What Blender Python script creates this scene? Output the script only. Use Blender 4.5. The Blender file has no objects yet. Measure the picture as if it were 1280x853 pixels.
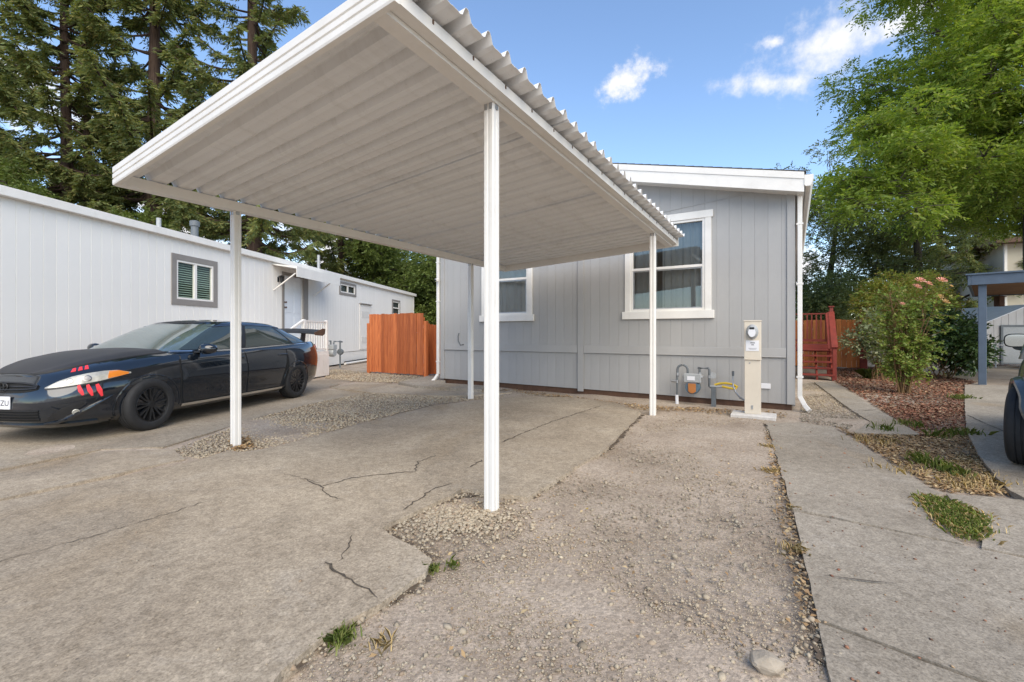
import bpy, bmesh, math, random
import numpy as np
from mathutils import Vector, Matrix
random.seed(7)
RNG = np.random.default_rng(11)
PI = math.pi
R = math.radians
SC = bpy.context.scene
COL = SC.collection

# ------------------------------------------------------------------ camera
F, CX, HY, EYE = 569.0, 640.0, 417.0, 1.29     # focal length (in 1280-wide pixels), centre, horizon row, eye height
cam_d = bpy.data.cameras.new("camera")
cam_d.sensor_width = 36.0
cam_d.lens = 36.0 * F / 1280.0
cam_d.shift_y = (HY - 426.5) / 1280.0
cam_d.clip_start, cam_d.clip_end = 0.05, 1500.0
cam = bpy.data.objects.new("camera", cam_d)
cam.location = (0, 0, EYE)
cam.rotation_euler = (R(90), 0, 0)
COL.objects.link(cam)
SC.camera = cam

# ------------------------------------------------------------------ light, sky, exposure
SC.view_settings.view_transform = 'Standard'
SC.view_settings.look = 'None'
SC.view_settings.exposure = 1.06
SC.view_settings.gamma = 1.0
SUN_EL, SUN_AZ = R(41), R(163)     # azimuth clockwise from +Y, the viewing direction
sun_d = bpy.data.lights.new("sun", 'SUN')
sun_d.energy = 2.05
sun_d.angle = R(60)
sun_d.color = (1.0, 0.885, 0.69)
sun = bpy.data.objects.new("sun", sun_d)
sdir = Vector((math.sin(SUN_AZ) * math.cos(SUN_EL), math.cos(SUN_AZ) * math.cos(SUN_EL), math.sin(SUN_EL)))
sun.rotation_euler = sdir.to_track_quat('Z', 'Y').to_euler()
sun.location = sdir * 60
COL.objects.link(sun)

W = bpy.data.worlds.new("World")
SC.world = W
W.use_nodes = True


def build_world():
    nt = W.node_tree
    nt.nodes.clear()
    N, L = nt.nodes.new, nt.links.new
    out = N('ShaderNodeOutputWorld')
    sky = N('ShaderNodeTexSky')
    sky.sky_type = 'NISHITA'
    sky.sun_disc = False
    sky.sun_elevation = SUN_EL
    sky.sun_rotation = SUN_AZ
    sky.air_density, sky.dust_density, sky.ozone_density = 1.0, 0.2, 2.6
    bg = N('ShaderNodeBackground')
    bg.inputs[1].default_value = 0.135
    L(sky.outputs[0], bg.inputs[0])
    cl = N('ShaderNodeBackground')
    cl.inputs[0].default_value = (0.95, 0.94, 0.97, 1)
    cl.inputs[1].default_value = 0.56
    tc = N('ShaderNodeTexCoord')
    D = tc.outputs['Generated']

    def m(op, a, b=None, c=None):
        n = N('ShaderNodeMath')
        n.operation = op
        for i, v in enumerate((a, b, c)):
            if v is None:
                continue
            if isinstance(v, (int, float)):
                n.inputs[i].default_value = v
            else:
                L(v, n.inputs[i])
        return n.outputs[0]

    def ss(x, lo, hi):
        n = N('ShaderNodeMapRange')
        n.interpolation_type = 'SMOOTHSTEP'
        n.inputs['From Min'].default_value, n.inputs['From Max'].default_value = lo, hi
        L(x, n.inputs['Value'])
        return n.outputs[0]

    def dot(v):
        n = N('ShaderNodeVectorMath')
        n.operation = 'DOT_PRODUCT'
        L(D, n.inputs[0])
        n.inputs[1].default_value = v
        return n.outputs['Value']

    def noise(scale, detail, rough, loc, sc=(1, 1, 1)):
        mp = N('ShaderNodeMapping')
        mp.inputs['Location'].default_value = loc
        mp.inputs['Scale'].default_value = sc
        L(D, mp.inputs[0])
        n = N('ShaderNodeTexNoise')
        n.inputs['Scale'].default_value = scale
        n.inputs['Detail'].default_value = detail
        n.inputs['Roughness'].default_value = rough
        L(mp.outputs[0], n.inputs['Vector'])
        return n.outputs[0]
    sep = N('ShaderNodeSeparateXYZ')
    L(D, sep.inputs[0])
    z = sep.outputs[2]
    # broken low cloud round the whole horizon, thinning upwards
    n1 = noise(2.6, 9, 0.58, (3.1, 0.4, 1.7), (1, 1, 2.2))
    thr = m('MULTIPLY_ADD', z, 0.50, 0.43)
    low = ss(m('SUBTRACT', n1, thr), 0.0, 0.10)
    n2 = noise(26, 8, 0.62, (0.3, 2.0, 5.0))
    n2b = m('SUBTRACT', n2, 0.5)
    mask = low
    for px, py, sa, sb, tilt, k in ((785, 99, 40, 19, 24, 1.8), (966, 104, 74, 16, 6, 1.2), (970, 52, 13, 16, 70, 1.6),
                                    (1036, 58, 86, 44, 18, 1.15), (1120, 30, 60, 30, 20, 1.5), (20, 110, 120, 50, -25, 1.5),
                                    (-700, 60, 160, 50, 10, 1.4), (2200, 40, 200, 60, -10, 1.4)):
        c = Vector(((px - CX) / F, 1.0, (HY - py) / F)).normalized()
        r = Vector((1, 0, 0)) - c * c.x
        r.normalize()
        t = r.cross(c) * -1
        if t.z < 0:
            t = -t
        ca, sn = math.cos(R(tilt)), math.sin(R(tilt))
        r2, t2 = r * ca + t * sn, t * ca - r * sn
        f = c.y                                     # pixel size to angle on the sphere
        a = m('MULTIPLY', dot(r2), F / sa / f)
        b = m('MULTIPLY', dot(t2), F / sb / f)
        d = m('SQRT', m('ADD', m('MULTIPLY', a, a), m('MULTIPLY', b, b)))
        e = m('ADD', m('SUBTRACT', 1.0, d), m('MULTIPLY', n2b, k * 2.2))
        p = m('MULTIPLY', ss(e, -0.15, 1.25), m('GREATER_THAN', dot(c), 0.2))
        mask = m('MAXIMUM', mask, m('MULTIPLY', p, 0.95))
    mask = m('MULTIPLY', mask, m('GREATER_THAN', z, -0.02))
    mix = N('ShaderNodeMixShader')
    L(mask, mix.inputs[0])
    L(bg.outputs[0], mix.inputs[1])
    L(cl.outputs[0], mix.inputs[2])
    L(mix.outputs[0], out.inputs[0])


build_world()


# ------------------------------------------------------------------ points
def G(px, py, z=0.0):
    """point at height z that the photograph shows at (px, py)"""
    Y = F * (EYE - z) / (py - HY)
    return Vector(((px - CX) / F * Y, Y, z))


def P(px, py, Y):
    return Vector(((px - CX) / F * Y, Y, EYE - (py - HY) / F * Y))


# ------------------------------------------------------------------ materials
class NT:
    def __init__(self, name):
        self.m = bpy.data.materials.new(name)
        self.m.use_nodes = True
        self.t = self.m.node_tree
        self.b = self.t.nodes['Principled BSDF']
        self.tc = None

    def n(self, ty, **kw):
        x = self.t.nodes.new(ty)
        for k, v in kw.items():
            setattr(x, k, v)
        return x

    def l(self, a, b):
        self.t.links.new(a, b)

    def coord(self, kind='Object', scale=(1, 1, 1)):
        if self.tc is None:
            self.tc = self.n('ShaderNodeTexCoord')
        if kind == 'World':
            g = self.n('ShaderNodeNewGeometry')
            o = g.outputs['Position']
        else:
            o = self.tc.outputs[kind]
        mp = self.n('ShaderNodeMapping')
        mp.inputs['Scale'].default_value = scale
        self.l(o, mp.inputs[0])
        return mp.outputs[0]

    def noise(self, scale, detail=4, rough=0.55, vec=None, dist=0.0):
        x = self.n('ShaderNodeTexNoise')
        x.inputs['Scale'].default_value = scale
        x.inputs['Detail'].default_value = detail
        x.inputs['Roughness'].default_value = rough
        x.inputs['Distortion'].default_value = dist
        if vec is not None:
            self.l(vec, x.inputs['Vector'])
        return x.outputs[0]

    def voro(self, scale, vec=None, feature='F1', out='Distance'):
        x = self.n('ShaderNodeTexVoronoi', feature=feature)
        x.inputs['Scale'].default_value = scale
        if vec is not None:
            self.l(vec, x.inputs['Vector'])
        return x.outputs[out]

    def ramp(self, fac, stops):
        x = self.n('ShaderNodeValToRGB')
        e = x.color_ramp.elements
        while len(e) < len(stops):
            e.new(0.5)
        for el, (p, c) in zip(e, stops):
            el.position = p
            el.color = (*c, 1) if len(c) == 3 else c
        self.l(fac, x.inputs[0])
        return x.outputs[0]

    def mix(self, fac, a, b, mode='MIX'):
        x = self.n('ShaderNodeMix', data_type='RGBA', blend_type=mode)
        for s, v in ((x.inputs[0], fac), (x.inputs[6], a), (x.inputs[7], b)):
            if isinstance(v, (int, float)):
                s.default_value = v
            elif isinstance(v, tuple):
                s.default_value = (*v, 1) if len(v) == 3 else v
            else:
                self.l(v, s)
        return x.outputs[2]

    def math(self, op, a, b=0.0, c=None):
        x = self.n('ShaderNodeMath', operation=op)
        for i, v in enumerate((a, b, c)):
            if v is None:
                continue
            if isinstance(v, (int, float)):
                x.inputs[i].default_value = v
            else:
                self.l(v, x.inputs[i])
        return x.outputs[0]

    def bump(self, h, strength=0.3, dist=0.01):
        x = self.n('ShaderNodeBump')
        x.inputs['Strength'].default_value = strength
        x.inputs['Distance'].default_value = dist
        self.l(h, x.inputs['Height'])
        self.l(x.outputs[0], self.b.inputs['Normal'])

    def set(self, **kw):
        for k, v in kw.items():
            s = self.b.inputs[k]
            if isinstance(v, (int, float)):
                s.default_value = v
            elif isinstance(v, tuple):
                s.default_value = (*v, 1) if len(v) == 3 else v
            else:
                self.l(v, s)
        return self


def paint(name, col, rough=0.55, var=0.12, scale=3.0, dirt=0.0, dirtcol=(0.2, 0.17, 0.13), bump=0.05, bscale=40, metal=0.0, coat=0.0, rnd=0.0):
    m = NT(name)
    v = m.coord('Object')
    n = m.noise(scale, 6, 0.6, v)
    lo = tuple(c * (1 - var) for c in col)
    hi = tuple(min(1, c * (1 + var)) for c in col)
    c = m.ramp(n, [(0.3, lo), (0.7, hi)])
    if rnd:
        oi = m.n('ShaderNodeObjectInfo')
        c = m.mix(1.0, c, m.ramp(oi.outputs['Random'], [(0, (1 - rnd,) * 3), (1, (1 + rnd * 0.3,) * 3)]), 'MULTIPLY')
    if dirt:
        d = m.noise(scale * 2.3, 9, 0.7, v, 0.6)
        c = m.mix(m.math('MULTIPLY', m.ramp(d, [(0.52, (0, 0, 0)), (0.72, (1, 1, 1))]), dirt), c, dirtcol)
    m.set(**{'Base Color': c, 'Roughness': rough, 'Metallic': metal})
    if coat:
        m.set(**{'Coat Weight': coat, 'Coat Roughness': 0.03})
    if bump:
        m.bump(m.noise(bscale, 5, 0.6, v), bump, 0.01)
    return m.m


M = {}
M['white'] = paint('white_paint', (0.76, 0.735, 0.69), 0.5, 0.05, 2.5, 0.28, (0.55, 0.50, 0.43))
M['white_trim'] = paint('white_trim', (0.77, 0.74, 0.69), 0.5, 0.05, 2.5, 0.25, (0.57, 0.52, 0.45))
M['white_wall'] = paint('white_siding', (0.79, 0.765, 0.72), 0.6, 0.03, 0.7, 0.06, (0.6, 0.57, 0.52), 0.12, 60, rnd=0.03)
M['grey_trim'] = paint('taupe_trim', (0.235, 0.215, 0.195), 0.6, 0.08)
M['roof_dark'] = paint('dark_shingle', (0.07, 0.075, 0.085), 0.9, 0.35, 14, bump=0.5)
M['black'] = paint('black_rubber', (0.017, 0.017, 0.018), 0.75, 0.25, 12)
M['black_plastic'] = paint('black_plastic', (0.012, 0.012, 0.013), 0.42, 0.2, 10)
M['dark_void'] = paint('dark_lining', (0.010, 0.010, 0.010), 0.9, 0.2)
M['room'] = paint('room_lining', (0.12, 0.115, 0.11), 0.9, 0.1)
M['curtain'] = paint('curtain_cloth', (0.40, 0.40, 0.39), 0.9, 0.05)
M['blind'] = paint('blind_slats', (0.36, 0.44, 0.36), 0.6, 0.05)
M['door'] = paint('door_paint', (0.74, 0.77, 0.80), 0.45, 0.03)
M['steel'] = paint('galvanised_steel', (0.42, 0.43, 0.44), 0.42, 0.15, 8, metal=0.8)
M['pipe'] = paint('painted_pipe', (0.13, 0.145, 0.155), 0.55, 0.15)
M['meter_grey'] = paint('meter_casting', (0.36, 0.37, 0.37), 0.5, 0.12, 20)
M['meter_blue'] = paint('meter_blue', (0.09, 0.15, 0.20), 0.5, 0.15)
M['rust'] = paint('orange_index', (0.46, 0.17, 0.04), 0.6, 0.2)
M['yellow'] = paint('yellow_hose', (0.62, 0.42, 0.03), 0.5, 0.1)
M['beige'] = paint('beige_metal', (0.66, 0.585, 0.475), 0.5, 0.04, 3, 0.12, (0.4, 0.32, 0.22))
M['paper'] = paint('paper', (0.75, 0.75, 0.77), 0.7, 0.02)
M['ink'] = paint('ink', (0.05, 0.05, 0.07), 0.7, 0.02)
M['red_wood'] = paint('red_stain', (0.21, 0.030, 0.018), 0.6, 0.25, 5, 0.2, (0.09, 0.02, 0.015), 0.2, 60)
M['blue'] = paint('blue_grey_paint', (0.085, 0.115, 0.155), 0.55, 0.12, 4)
M['brown_ply'] = paint('brown_plywood', (0.20, 0.105, 0.045), 0.8, 0.25, 2.5)
M['stucco'] = paint('beige_stucco', (0.50, 0.46, 0.37), 0.9, 0.05, 1.5, bump=0.2)
M['shed'] = paint('shed_metal', (0.50, 0.48, 0.46), 0.6, 0.06)
M['shed_roof'] = paint('shed_roof', (0.62, 0.63, 0.64), 0.5, 0.06)
M['brown'] = paint('brown_wood', (0.10, 0.05, 0.028), 0.7, 0.25, 8)
M['edge_shade_soil'] = paint('edge_shade_soil', (0.105, 0.077, 0.053), 0.95, 0.5, 30)
M['dirt_dark'] = paint('crack_soil', (0.085, 0.068, 0.05), 0.95, 0.5, 30)
M['car_navy'] = paint('navy_car_paint', (0.006, 0.0095, 0.015), 0.09, 0.1, 2, 0.10, (0.035, 0.035, 0.035), 0, coat=1.0)
M['car_black'] = paint('matte_black_hood', (0.030, 0.029, 0.030), 0.5, 0.15, 3)
M['suv_grey'] = paint('slate_car_paint', (0.055, 0.072, 0.082), 0.35, 0.1, 2, 0.1, (0.06, 0.06, 0.055), 0, coat=0.8)
M['suv_trim'] = paint('dark_green_trim', (0.016, 0.024, 0.022), 0.4, 0.15)
M['chrome'] = paint('chrome', (0.62, 0.62, 0.62), 0.14, 0.03, metal=1.0, bump=0)
M['chrome_dull'] = paint('lamp_bowl_metal', (0.30, 0.30, 0.30), 0.25, 0.2, 20, metal=1.0, bump=0)
M['mirror'] = paint('mirror_glass', (0.66, 0.74, 0.74), 0.04, 0.01, metal=1.0, bump=0)
M['headlamp'] = paint('headlamp_lens', (0.38, 0.37, 0.33), 0.12, 0.45, 7, bump=0, coat=1.0)
M['amber'] = paint('amber_lens', (0.62, 0.19, 0.02), 0.2, 0.1, coat=1.0, bump=0)
M['tail_red'] = paint('tail_lens', (0.50, 0.012, 0.014), 0.2, 0.15, coat=1.0, bump=0)
M['claw'] = paint('red_claw_film', (0.75, 0.040, 0.050), 0.4, 0.1, bump=0)
M['dash'] = paint('sunshade', (0.52, 0.54, 0.53), 0.6, 0.25, 5)
M['rock'] = paint('pale_rock', (0.33, 0.28, 0.22), 0.9, 0.25, 12, bump=0.6)
M['paver'] = paint('pale_pad', (0.58, 0.55, 0.51), 0.9, 0.14, 9, 0.3, (0.3, 0.26, 0.21), 0.3)


def glass(name, tint, gl=0.12, rough=0.01, ior=1.5):
    m = NT(name)
    t = m.t
    t.nodes.remove(m.b)
    out = [n for n in t.nodes if n.type == 'OUTPUT_MATERIAL'][0]
    tr = m.n('ShaderNodeBsdfTransparent')
    tr.inputs[0].default_value = (*tint, 1)
    g = m.n('ShaderNodeBsdfGlossy')
    g.inputs['Roughness'].default_value = rough
    g.inputs[0].default_value = (0.85, 0.85, 0.82, 1)
    lw = m.n('ShaderNodeFresnel')
    lw.inputs[0].default_value = ior
    f = m.math('ADD', lw.outputs[0], gl)
    mx = m.n('ShaderNodeMixShader')
    m.l(f, mx.inputs[0])
    m.l(tr.outputs[0], mx.inputs[1])
    m.l(g.outputs[0], mx.inputs[2])
    m.l(mx.outputs[0], out.inputs[0])
    return m.m


M['pane'] = glass('window_glass', (0.80, 0.84, 0.84), 0.08)
M['pane_shade'] = glass('shaded_window_glass', (0.85, 0.90, 0.86), 0.01, 0.01, 1.16)
M['car_glass'] = glass('tinted_car_glass', (0.30, 0.36, 0.34), 0.09)
M['windscreen'] = glass('windscreen_glass', (0.62, 0.72, 0.68), 0.10)


def mat_siding(name, col):
    m = NT(name)
    v = m.coord('Object')
    vs = m.coord('Object', (1, 1, 0.06))
    n = m.noise(1.1, 6, 0.6, v)
    c = m.ramp(n, [(0.3, tuple(x * 0.93 for x in col)), (0.7, tuple(x * 1.05 for x in col))])
    st = m.noise(9, 6, 0.6, vs)
    c = m.mix(m.math('MULTIPLY', m.ramp(st, [(0.5, (0, 0, 0)), (0.8, (1, 1, 1))]), 0.10), c, tuple(x * 1.35 for x in col))
    oi = m.n('ShaderNodeObjectInfo')
    c = m.mix(1.0, c, m.ramp(oi.outputs['Random'], [(0, (0.955,) * 3), (1, (1.02,) * 3)]), 'MULTIPLY')
    m.set(**{'Base Color': c, 'Roughness': 0.62})
    m.bump(m.noise(60, 6, 0.65, m.coord('Object', (1, 1, 0.12))), 0.28, 0.008)
    return m.m


M['grey_siding'] = mat_siding('grey_siding', (0.385, 0.375, 0.360))
M['grey_skirt'] = mat_siding('grey_skirting', (0.380, 0.372, 0.360))


def mat_metal_roof():
    m = NT('white_metal_sheet')
    v = m.coord('Object')
    n = m.noise(0.9, 6, 0.6, v)
    c = m.ramp(n, [(0.3, (0.74, 0.735, 0.725)), (0.7, (0.80, 0.795, 0.785))])
    vs = m.coord('Object', (3.2, 0.35, 1))
    st = m.noise(2.2, 8, 0.65, vs, 0.4)
    c = m.mix(m.math('MULTIPLY', m.ramp(st, [(0.5, (0, 0, 0)), (0.78, (1, 1, 1))]), 0.40), c, (0.46, 0.43, 0.39))
    sp = m.voro(26, v)
    spm = m.math('LESS_THAN', sp, 0.10)
    c = m.mix(m.math('MULTIPLY', spm, 0.25), c, (0.3, 0.25, 0.2))
    m.set(**{'Base Color': c, 'Roughness': 0.55})
    m.bump(m.noise(14, 3, 0.5, v), 0.04, 0.01)
    return m.m


M['roof_sheet'] = mat_metal_roof()


def mat_concrete(name, lo, hi, agg=0.5, stain=0.5):
    m = NT(name)
    v = m.coord('World')
    n = m.noise(0.75, 8, 0.62, v, 0.5)
    c = m.ramp(n, [(0.30, lo), (0.52, tuple((a + b) / 2 for a, b in zip(lo, hi))), (0.72, hi)])
    # weathering patches: dark tyre and oil stains, pale worn areas
    s = m.noise(0.55, 5, 0.55, m.coord('World', (1, 0.7, 1)), 0.8)
    c = m.mix(m.math('MULTIPLY', m.ramp(s, [(0.50, (0, 0, 0)), (0.68, (1, 1, 1))]), stain * 0.6), c, (0.135, 0.118, 0.10))
    s3 = m.noise(0.42, 4, 0.5, m.coord('World', (1.3, 0.9, 1)), 1.0)
    c = m.mix(m.math('MULTIPLY', m.ramp(s3, [(0.56, (0, 0, 0)), (0.70, (1, 1, 1))]), 0.34), c, (0.36, 0.255, 0.14))
    s2 = m.noise(1.7, 7, 0.7, v, 1.2)
    c = m.mix(m.math('MULTIPLY', m.ramp(s2, [(0.55, (0, 0, 0)), (0.75, (1, 1, 1))]), 0.35), c, (0.47, 0.43, 0.38))
    # sand grain and exposed aggregate
    g = m.noise(95, 4, 0.75, v)
    c = m.mix(1.0, c, m.ramp(g, [(0.34, (0.66, 0.65, 0.63)), (0.5, (1, 1, 1)), (0.66, (1.24, 1.23, 1.22))]), 'MULTIPLY')
    vo = m.voro(70, v, out='Color')
    c = m.mix(agg * 0.42, c, m.mix(1.0, c, m.ramp(vo, [(0.1, (0.6, 0.58, 0.56)), (0.9, (1.35, 1.33, 1.3))]), 'MULTIPLY'))
    mid = m.noise(17, 6, 0.7, v, 0.4)
    c = m.mix(1.0, c, m.ramp(mid, [(0.35, (0.80, 0.79, 0.77)), (0.5, (1, 1, 1)), (0.65, (1.14, 1.14, 1.13))]), 'MULTIPLY')
    sp = m.voro(11, v)
    c = m.mix(m.math('MULTIPLY', m.math('LESS_THAN', sp, 0.06), 0.6), c, (0.09, 0.08, 0.07))
    m.set(**{'Base Color': c, 'Roughness': 0.92, 'Specular IOR Level': 0.25})
    h = m.math('ADD', m.math('MULTIPLY', m.noise(80, 5, 0.7, v), 0.7), m.math('MULTIPLY', m.voro(60, v), 0.5))
    h = m.math('ADD', h, m.math('MULTIPLY', m.noise(5, 4, 0.5, v), 1.2))
    m.bump(h, 0.38, 0.005)
    return m.m


M['concrete'] = mat_concrete('driveway_concrete', (0.30, 0.245, 0.182), (0.46, 0.39, 0.30), 0.9, 0.65)
M['concrete_path'] = mat_concrete('path_concrete', (0.27, 0.232, 0.183), (0.39, 0.34, 0.275), 0.9, 0.45)
M['asphalt'] = mat_concrete('worn_drive', (0.27, 0.225, 0.17), (0.41, 0.35, 0.27), 0.9, 0.5)


def mat_ground():
    m = NT('soil')
    v = m.coord('World')
    n = m.noise(1.3, 9, 0.65, v, 0.4)
    c = m.ramp(n, [(0.3, (0.29, 0.228, 0.172)), (0.5, (0.395, 0.322, 0.252)), (0.72, (0.47, 0.395, 0.318))])
    n2 = m.noise(6, 8, 0.7, v, 0.8)
    c = m.mix(m.math('MULTIPLY', m.ramp(n2, [(0.54, (0, 0, 0)), (0.72, (1, 1, 1))]), 0.5), c, (0.21, 0.165, 0.12))
    vo = m.voro(62, v, out='Color')
    c = m.mix(0.55, c, m.mix(1.0, c, m.ramp(vo, [(0.1, (0.60, 0.59, 0.58)), (0.9, (1.38, 1.37, 1.35))]), 'MULTIPLY'))
    g = m.noise(150, 4, 0.75, v)
    c = m.mix(1.0, c, m.ramp(g, [(0.3, (0.6, 0.6, 0.6)), (0.5, (1, 1, 1)), (0.7, (1.3, 1.3, 1.3))]), 'MULTIPLY')
    m.set(**{'Base Color': c, 'Roughness': 0.95, 'Specular IOR Level': 0.2})
    h = m.math('ADD', m.math('MULTIPLY', m.voro(48, v), -1.0), m.math('MULTIPLY', m.noise(110, 6, 0.75, v), 0.9))
    m.bump(h, 0.5, 0.008)
    return m.m


M['ground'] = mat_ground()


def mat_island(name, cols, rough=0.9, trans=0.0, spec=0.3, bump=False):
    """colour picked per loose piece: stones, chips and leaves each get their own tone"""
    m = NT(name)
    g = m.n('ShaderNodeNewGeometry')
    k = len(cols)
    c = m.ramp(g.outputs['Random Per Island'], [((i + 0.5) / k, cc) for i, cc in enumerate(cols)])
    big = m.noise(0.55, 3, 0.5, m.coord('World'))
    c = m.mix(1.0, c, m.ramp(big, [(0.35, (0.78, 0.80, 0.78)), (0.65, (1.15, 1.12, 1.0))]), 'MULTIPLY')
    m.set(**{'Base Color': c, 'Roughness': rough, 'Specular IOR Level': spec})
    if bump:
        m.bump(m.noise(160, 4, 0.6, m.coord('World')), 0.4, 0.004)
    if trans:
        out = [n for n in m.t.nodes if n.type == 'OUTPUT_MATERIAL'][0]
        tr = m.n('ShaderNodeBsdfTranslucent')
        m.l(m.mix(1.0, c, (1.25, 1.3, 0.55), 'MULTIPLY'), tr.inputs[0])
        mx = m.n('ShaderNodeMixShader')
        mx.inputs[0].default_value = trans
        m.l(m.b.outputs[0], mx.inputs[1])
        m.l(tr.outputs[0], mx.inputs[2])
        m.l(mx.outputs[0], out.inputs[0])
    return m.m


M['stones'] = mat_island('gravel_stones', [(0.25, 0.205, 0.16), (0.40, 0.335, 0.262), (0.36, 0.30, 0.235), (0.42, 0.355, 0.28), (0.38, 0.31, 0.24), (0.45, 0.39, 0.315), (0.32, 0.24, 0.18)], 0.9, bump=True)
M['chips'] = mat_island('bark_chips', [(0.18, 0.075, 0.050), (0.27, 0.115, 0.075), (0.34, 0.18, 0.12), (0.22, 0.098, 0.068), (0.42, 0.30, 0.20), (0.13, 0.072, 0.054)], 0.95)
M['dry'] = mat_island('dry_leaf', [(0.33, 0.20, 0.10), (0.43, 0.29, 0.16), (0.26, 0.16, 0.09), (0.50, 0.38, 0.23)], 0.9)
M['straw'] = mat_island('dry_grass', [(0.56, 0.42, 0.23), (0.48, 0.35, 0.18), (0.64, 0.50, 0.30)], 0.9, 0.15)
M['grass'] = mat_island('green_grass', [(0.15, 0.21, 0.045), (0.21, 0.26, 0.07), (0.28, 0.30, 0.11), (0.17, 0.22, 0.06)], 0.7, 0.3)
M['redwood'] = mat_island('redwood_needles', [(0.13, 0.165, 0.060), (0.18, 0.21, 0.07), (0.24, 0.25, 0.085), (0.14, 0.20, 0.10), (0.25, 0.225, 0.08)], 0.65, 0.34)
M['locust'] = mat_island('locust_leaves', [(0.165, 0.245, 0.046), (0.215, 0.30, 0.056), (0.27, 0.345, 0.075), (0.185, 0.265, 0.052), (0.31, 0.345, 0.09)], 0.6, 0.5)
M['oak'] = mat_island('oak_leaves', [(0.11, 0.14, 0.060), (0.16, 0.19, 0.076), (0.195, 0.225, 0.09), (0.13, 0.16, 0.074), (0.24, 0.25, 0.12)], 0.5, 0.36)
M['green'] = mat_island('green_leaves', [(0.085, 0.125, 0.030), (0.125, 0.170, 0.038), (0.165, 0.205, 0.055), (0.105, 0.14, 0.04)], 0.55, 0.3)
M['hedge'] = mat_island('hedge_leaves', [(0.19, 0.25, 0.05), (0.26, 0.30, 0.06), (0.33, 0.33, 0.075), (0.40, 0.25, 0.11), (0.22, 0.27, 0.06)], 0.55, 0.42)
M['shrub'] = mat_island('dark_glossy_leaves', [(0.030, 0.062, 0.020), (0.050, 0.090, 0.026), (0.075, 0.120, 0.034), (0.042, 0.075, 0.028)], 0.35, 0.12, 0.5)
M['rose_leaf'] = mat_island('rose_leaves', [(0.16, 0.24, 0.045), (0.22, 0.30, 0.055), (0.27, 0.32, 0.08), (0.13, 0.20, 0.045), (0.31, 0.29, 0.09)], 0.5, 0.25)
M['pale_leaf'] = mat_island('pale_leaves', [(0.16, 0.20, 0.11), (0.24, 0.27, 0.18), (0.10, 0.14, 0.06), (0.30, 0.30, 0.20)], 0.5, 0.2)
M['pink'] = mat_island('pink_petals', [(0.72, 0.27, 0.24), (0.78, 0.36, 0.30), (0.80, 0.45, 0.38)], 0.6, 0.2)
M['peach'] = mat_island('peach_petals', [(0.80, 0.45, 0.20), (0.82, 0.52, 0.26), (0.80, 0.56, 0.36)], 0.6, 0.2)


def mat_bark(name, a, b):
    m = NT(name)
    v = m.coord('World', (1, 1, 0.14))
    n = m.noise(9, 8, 0.65, v, 0.3)
    c = m.ramp(n, [(0.3, a), (0.7, b)])
    m.set(**{'Base Color': c, 'Roughness': 0.95, 'Specular IOR Level': 0.1})
    m.bump(n, 0.9, 0.06)
    return m.m


M['bark_red'] = mat_bark('redwood_bark', (0.035, 0.024, 0.019), (0.105, 0.072, 0.055))
M['bark'] = mat_bark('grey_bark', (0.045, 0.038, 0.030), (0.15, 0.13, 0.105))
M['cane'] = mat_bark('rose_cane', (0.12, 0.07, 0.035), (0.25, 0.16, 0.08))


def mat_plank(name, a, b):
    m = NT(name)
    oi = m.n('ShaderNodeObjectInfo')
    v0 = m.coord('Object', (9, 9, 0.5))
    add = m.n('ShaderNodeVectorMath', operation='ADD')
    cmb = m.n('ShaderNodeCombineXYZ')
    m.l(m.math('MULTIPLY', oi.outputs['Random'], 50.0), cmb.inputs[2])
    m.l(v0, add.inputs[0])
    m.l(cmb.outputs[0], add.inputs[1])
    n = m.noise(3.2, 8, 0.6, add.outputs[0], 1.2)
    c = m.ramp(n, [(0.28, a), (0.7, b)])
    c = m.mix(1.0, c, m.ramp(oi.outputs['Random'], [(0, (0.68, 0.64, 0.62)), (0.5, (1, 1, 1)), (1, (1.22, 1.28, 1.35))]), 'MULTIPLY')
    m.set(**{'Base Color': c, 'Roughness': 0.7})
    m.bump(n, 0.25, 0.006)
    return m.m


M['plank'] = mat_plank('redwood_plank', (0.34, 0.075, 0.022), (0.66, 0.200, 0.058))
M['plank_back'] = mat_plank('old_redwood_plank', (0.46, 0.125, 0.032), (0.74, 0.26, 0.07))


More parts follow.
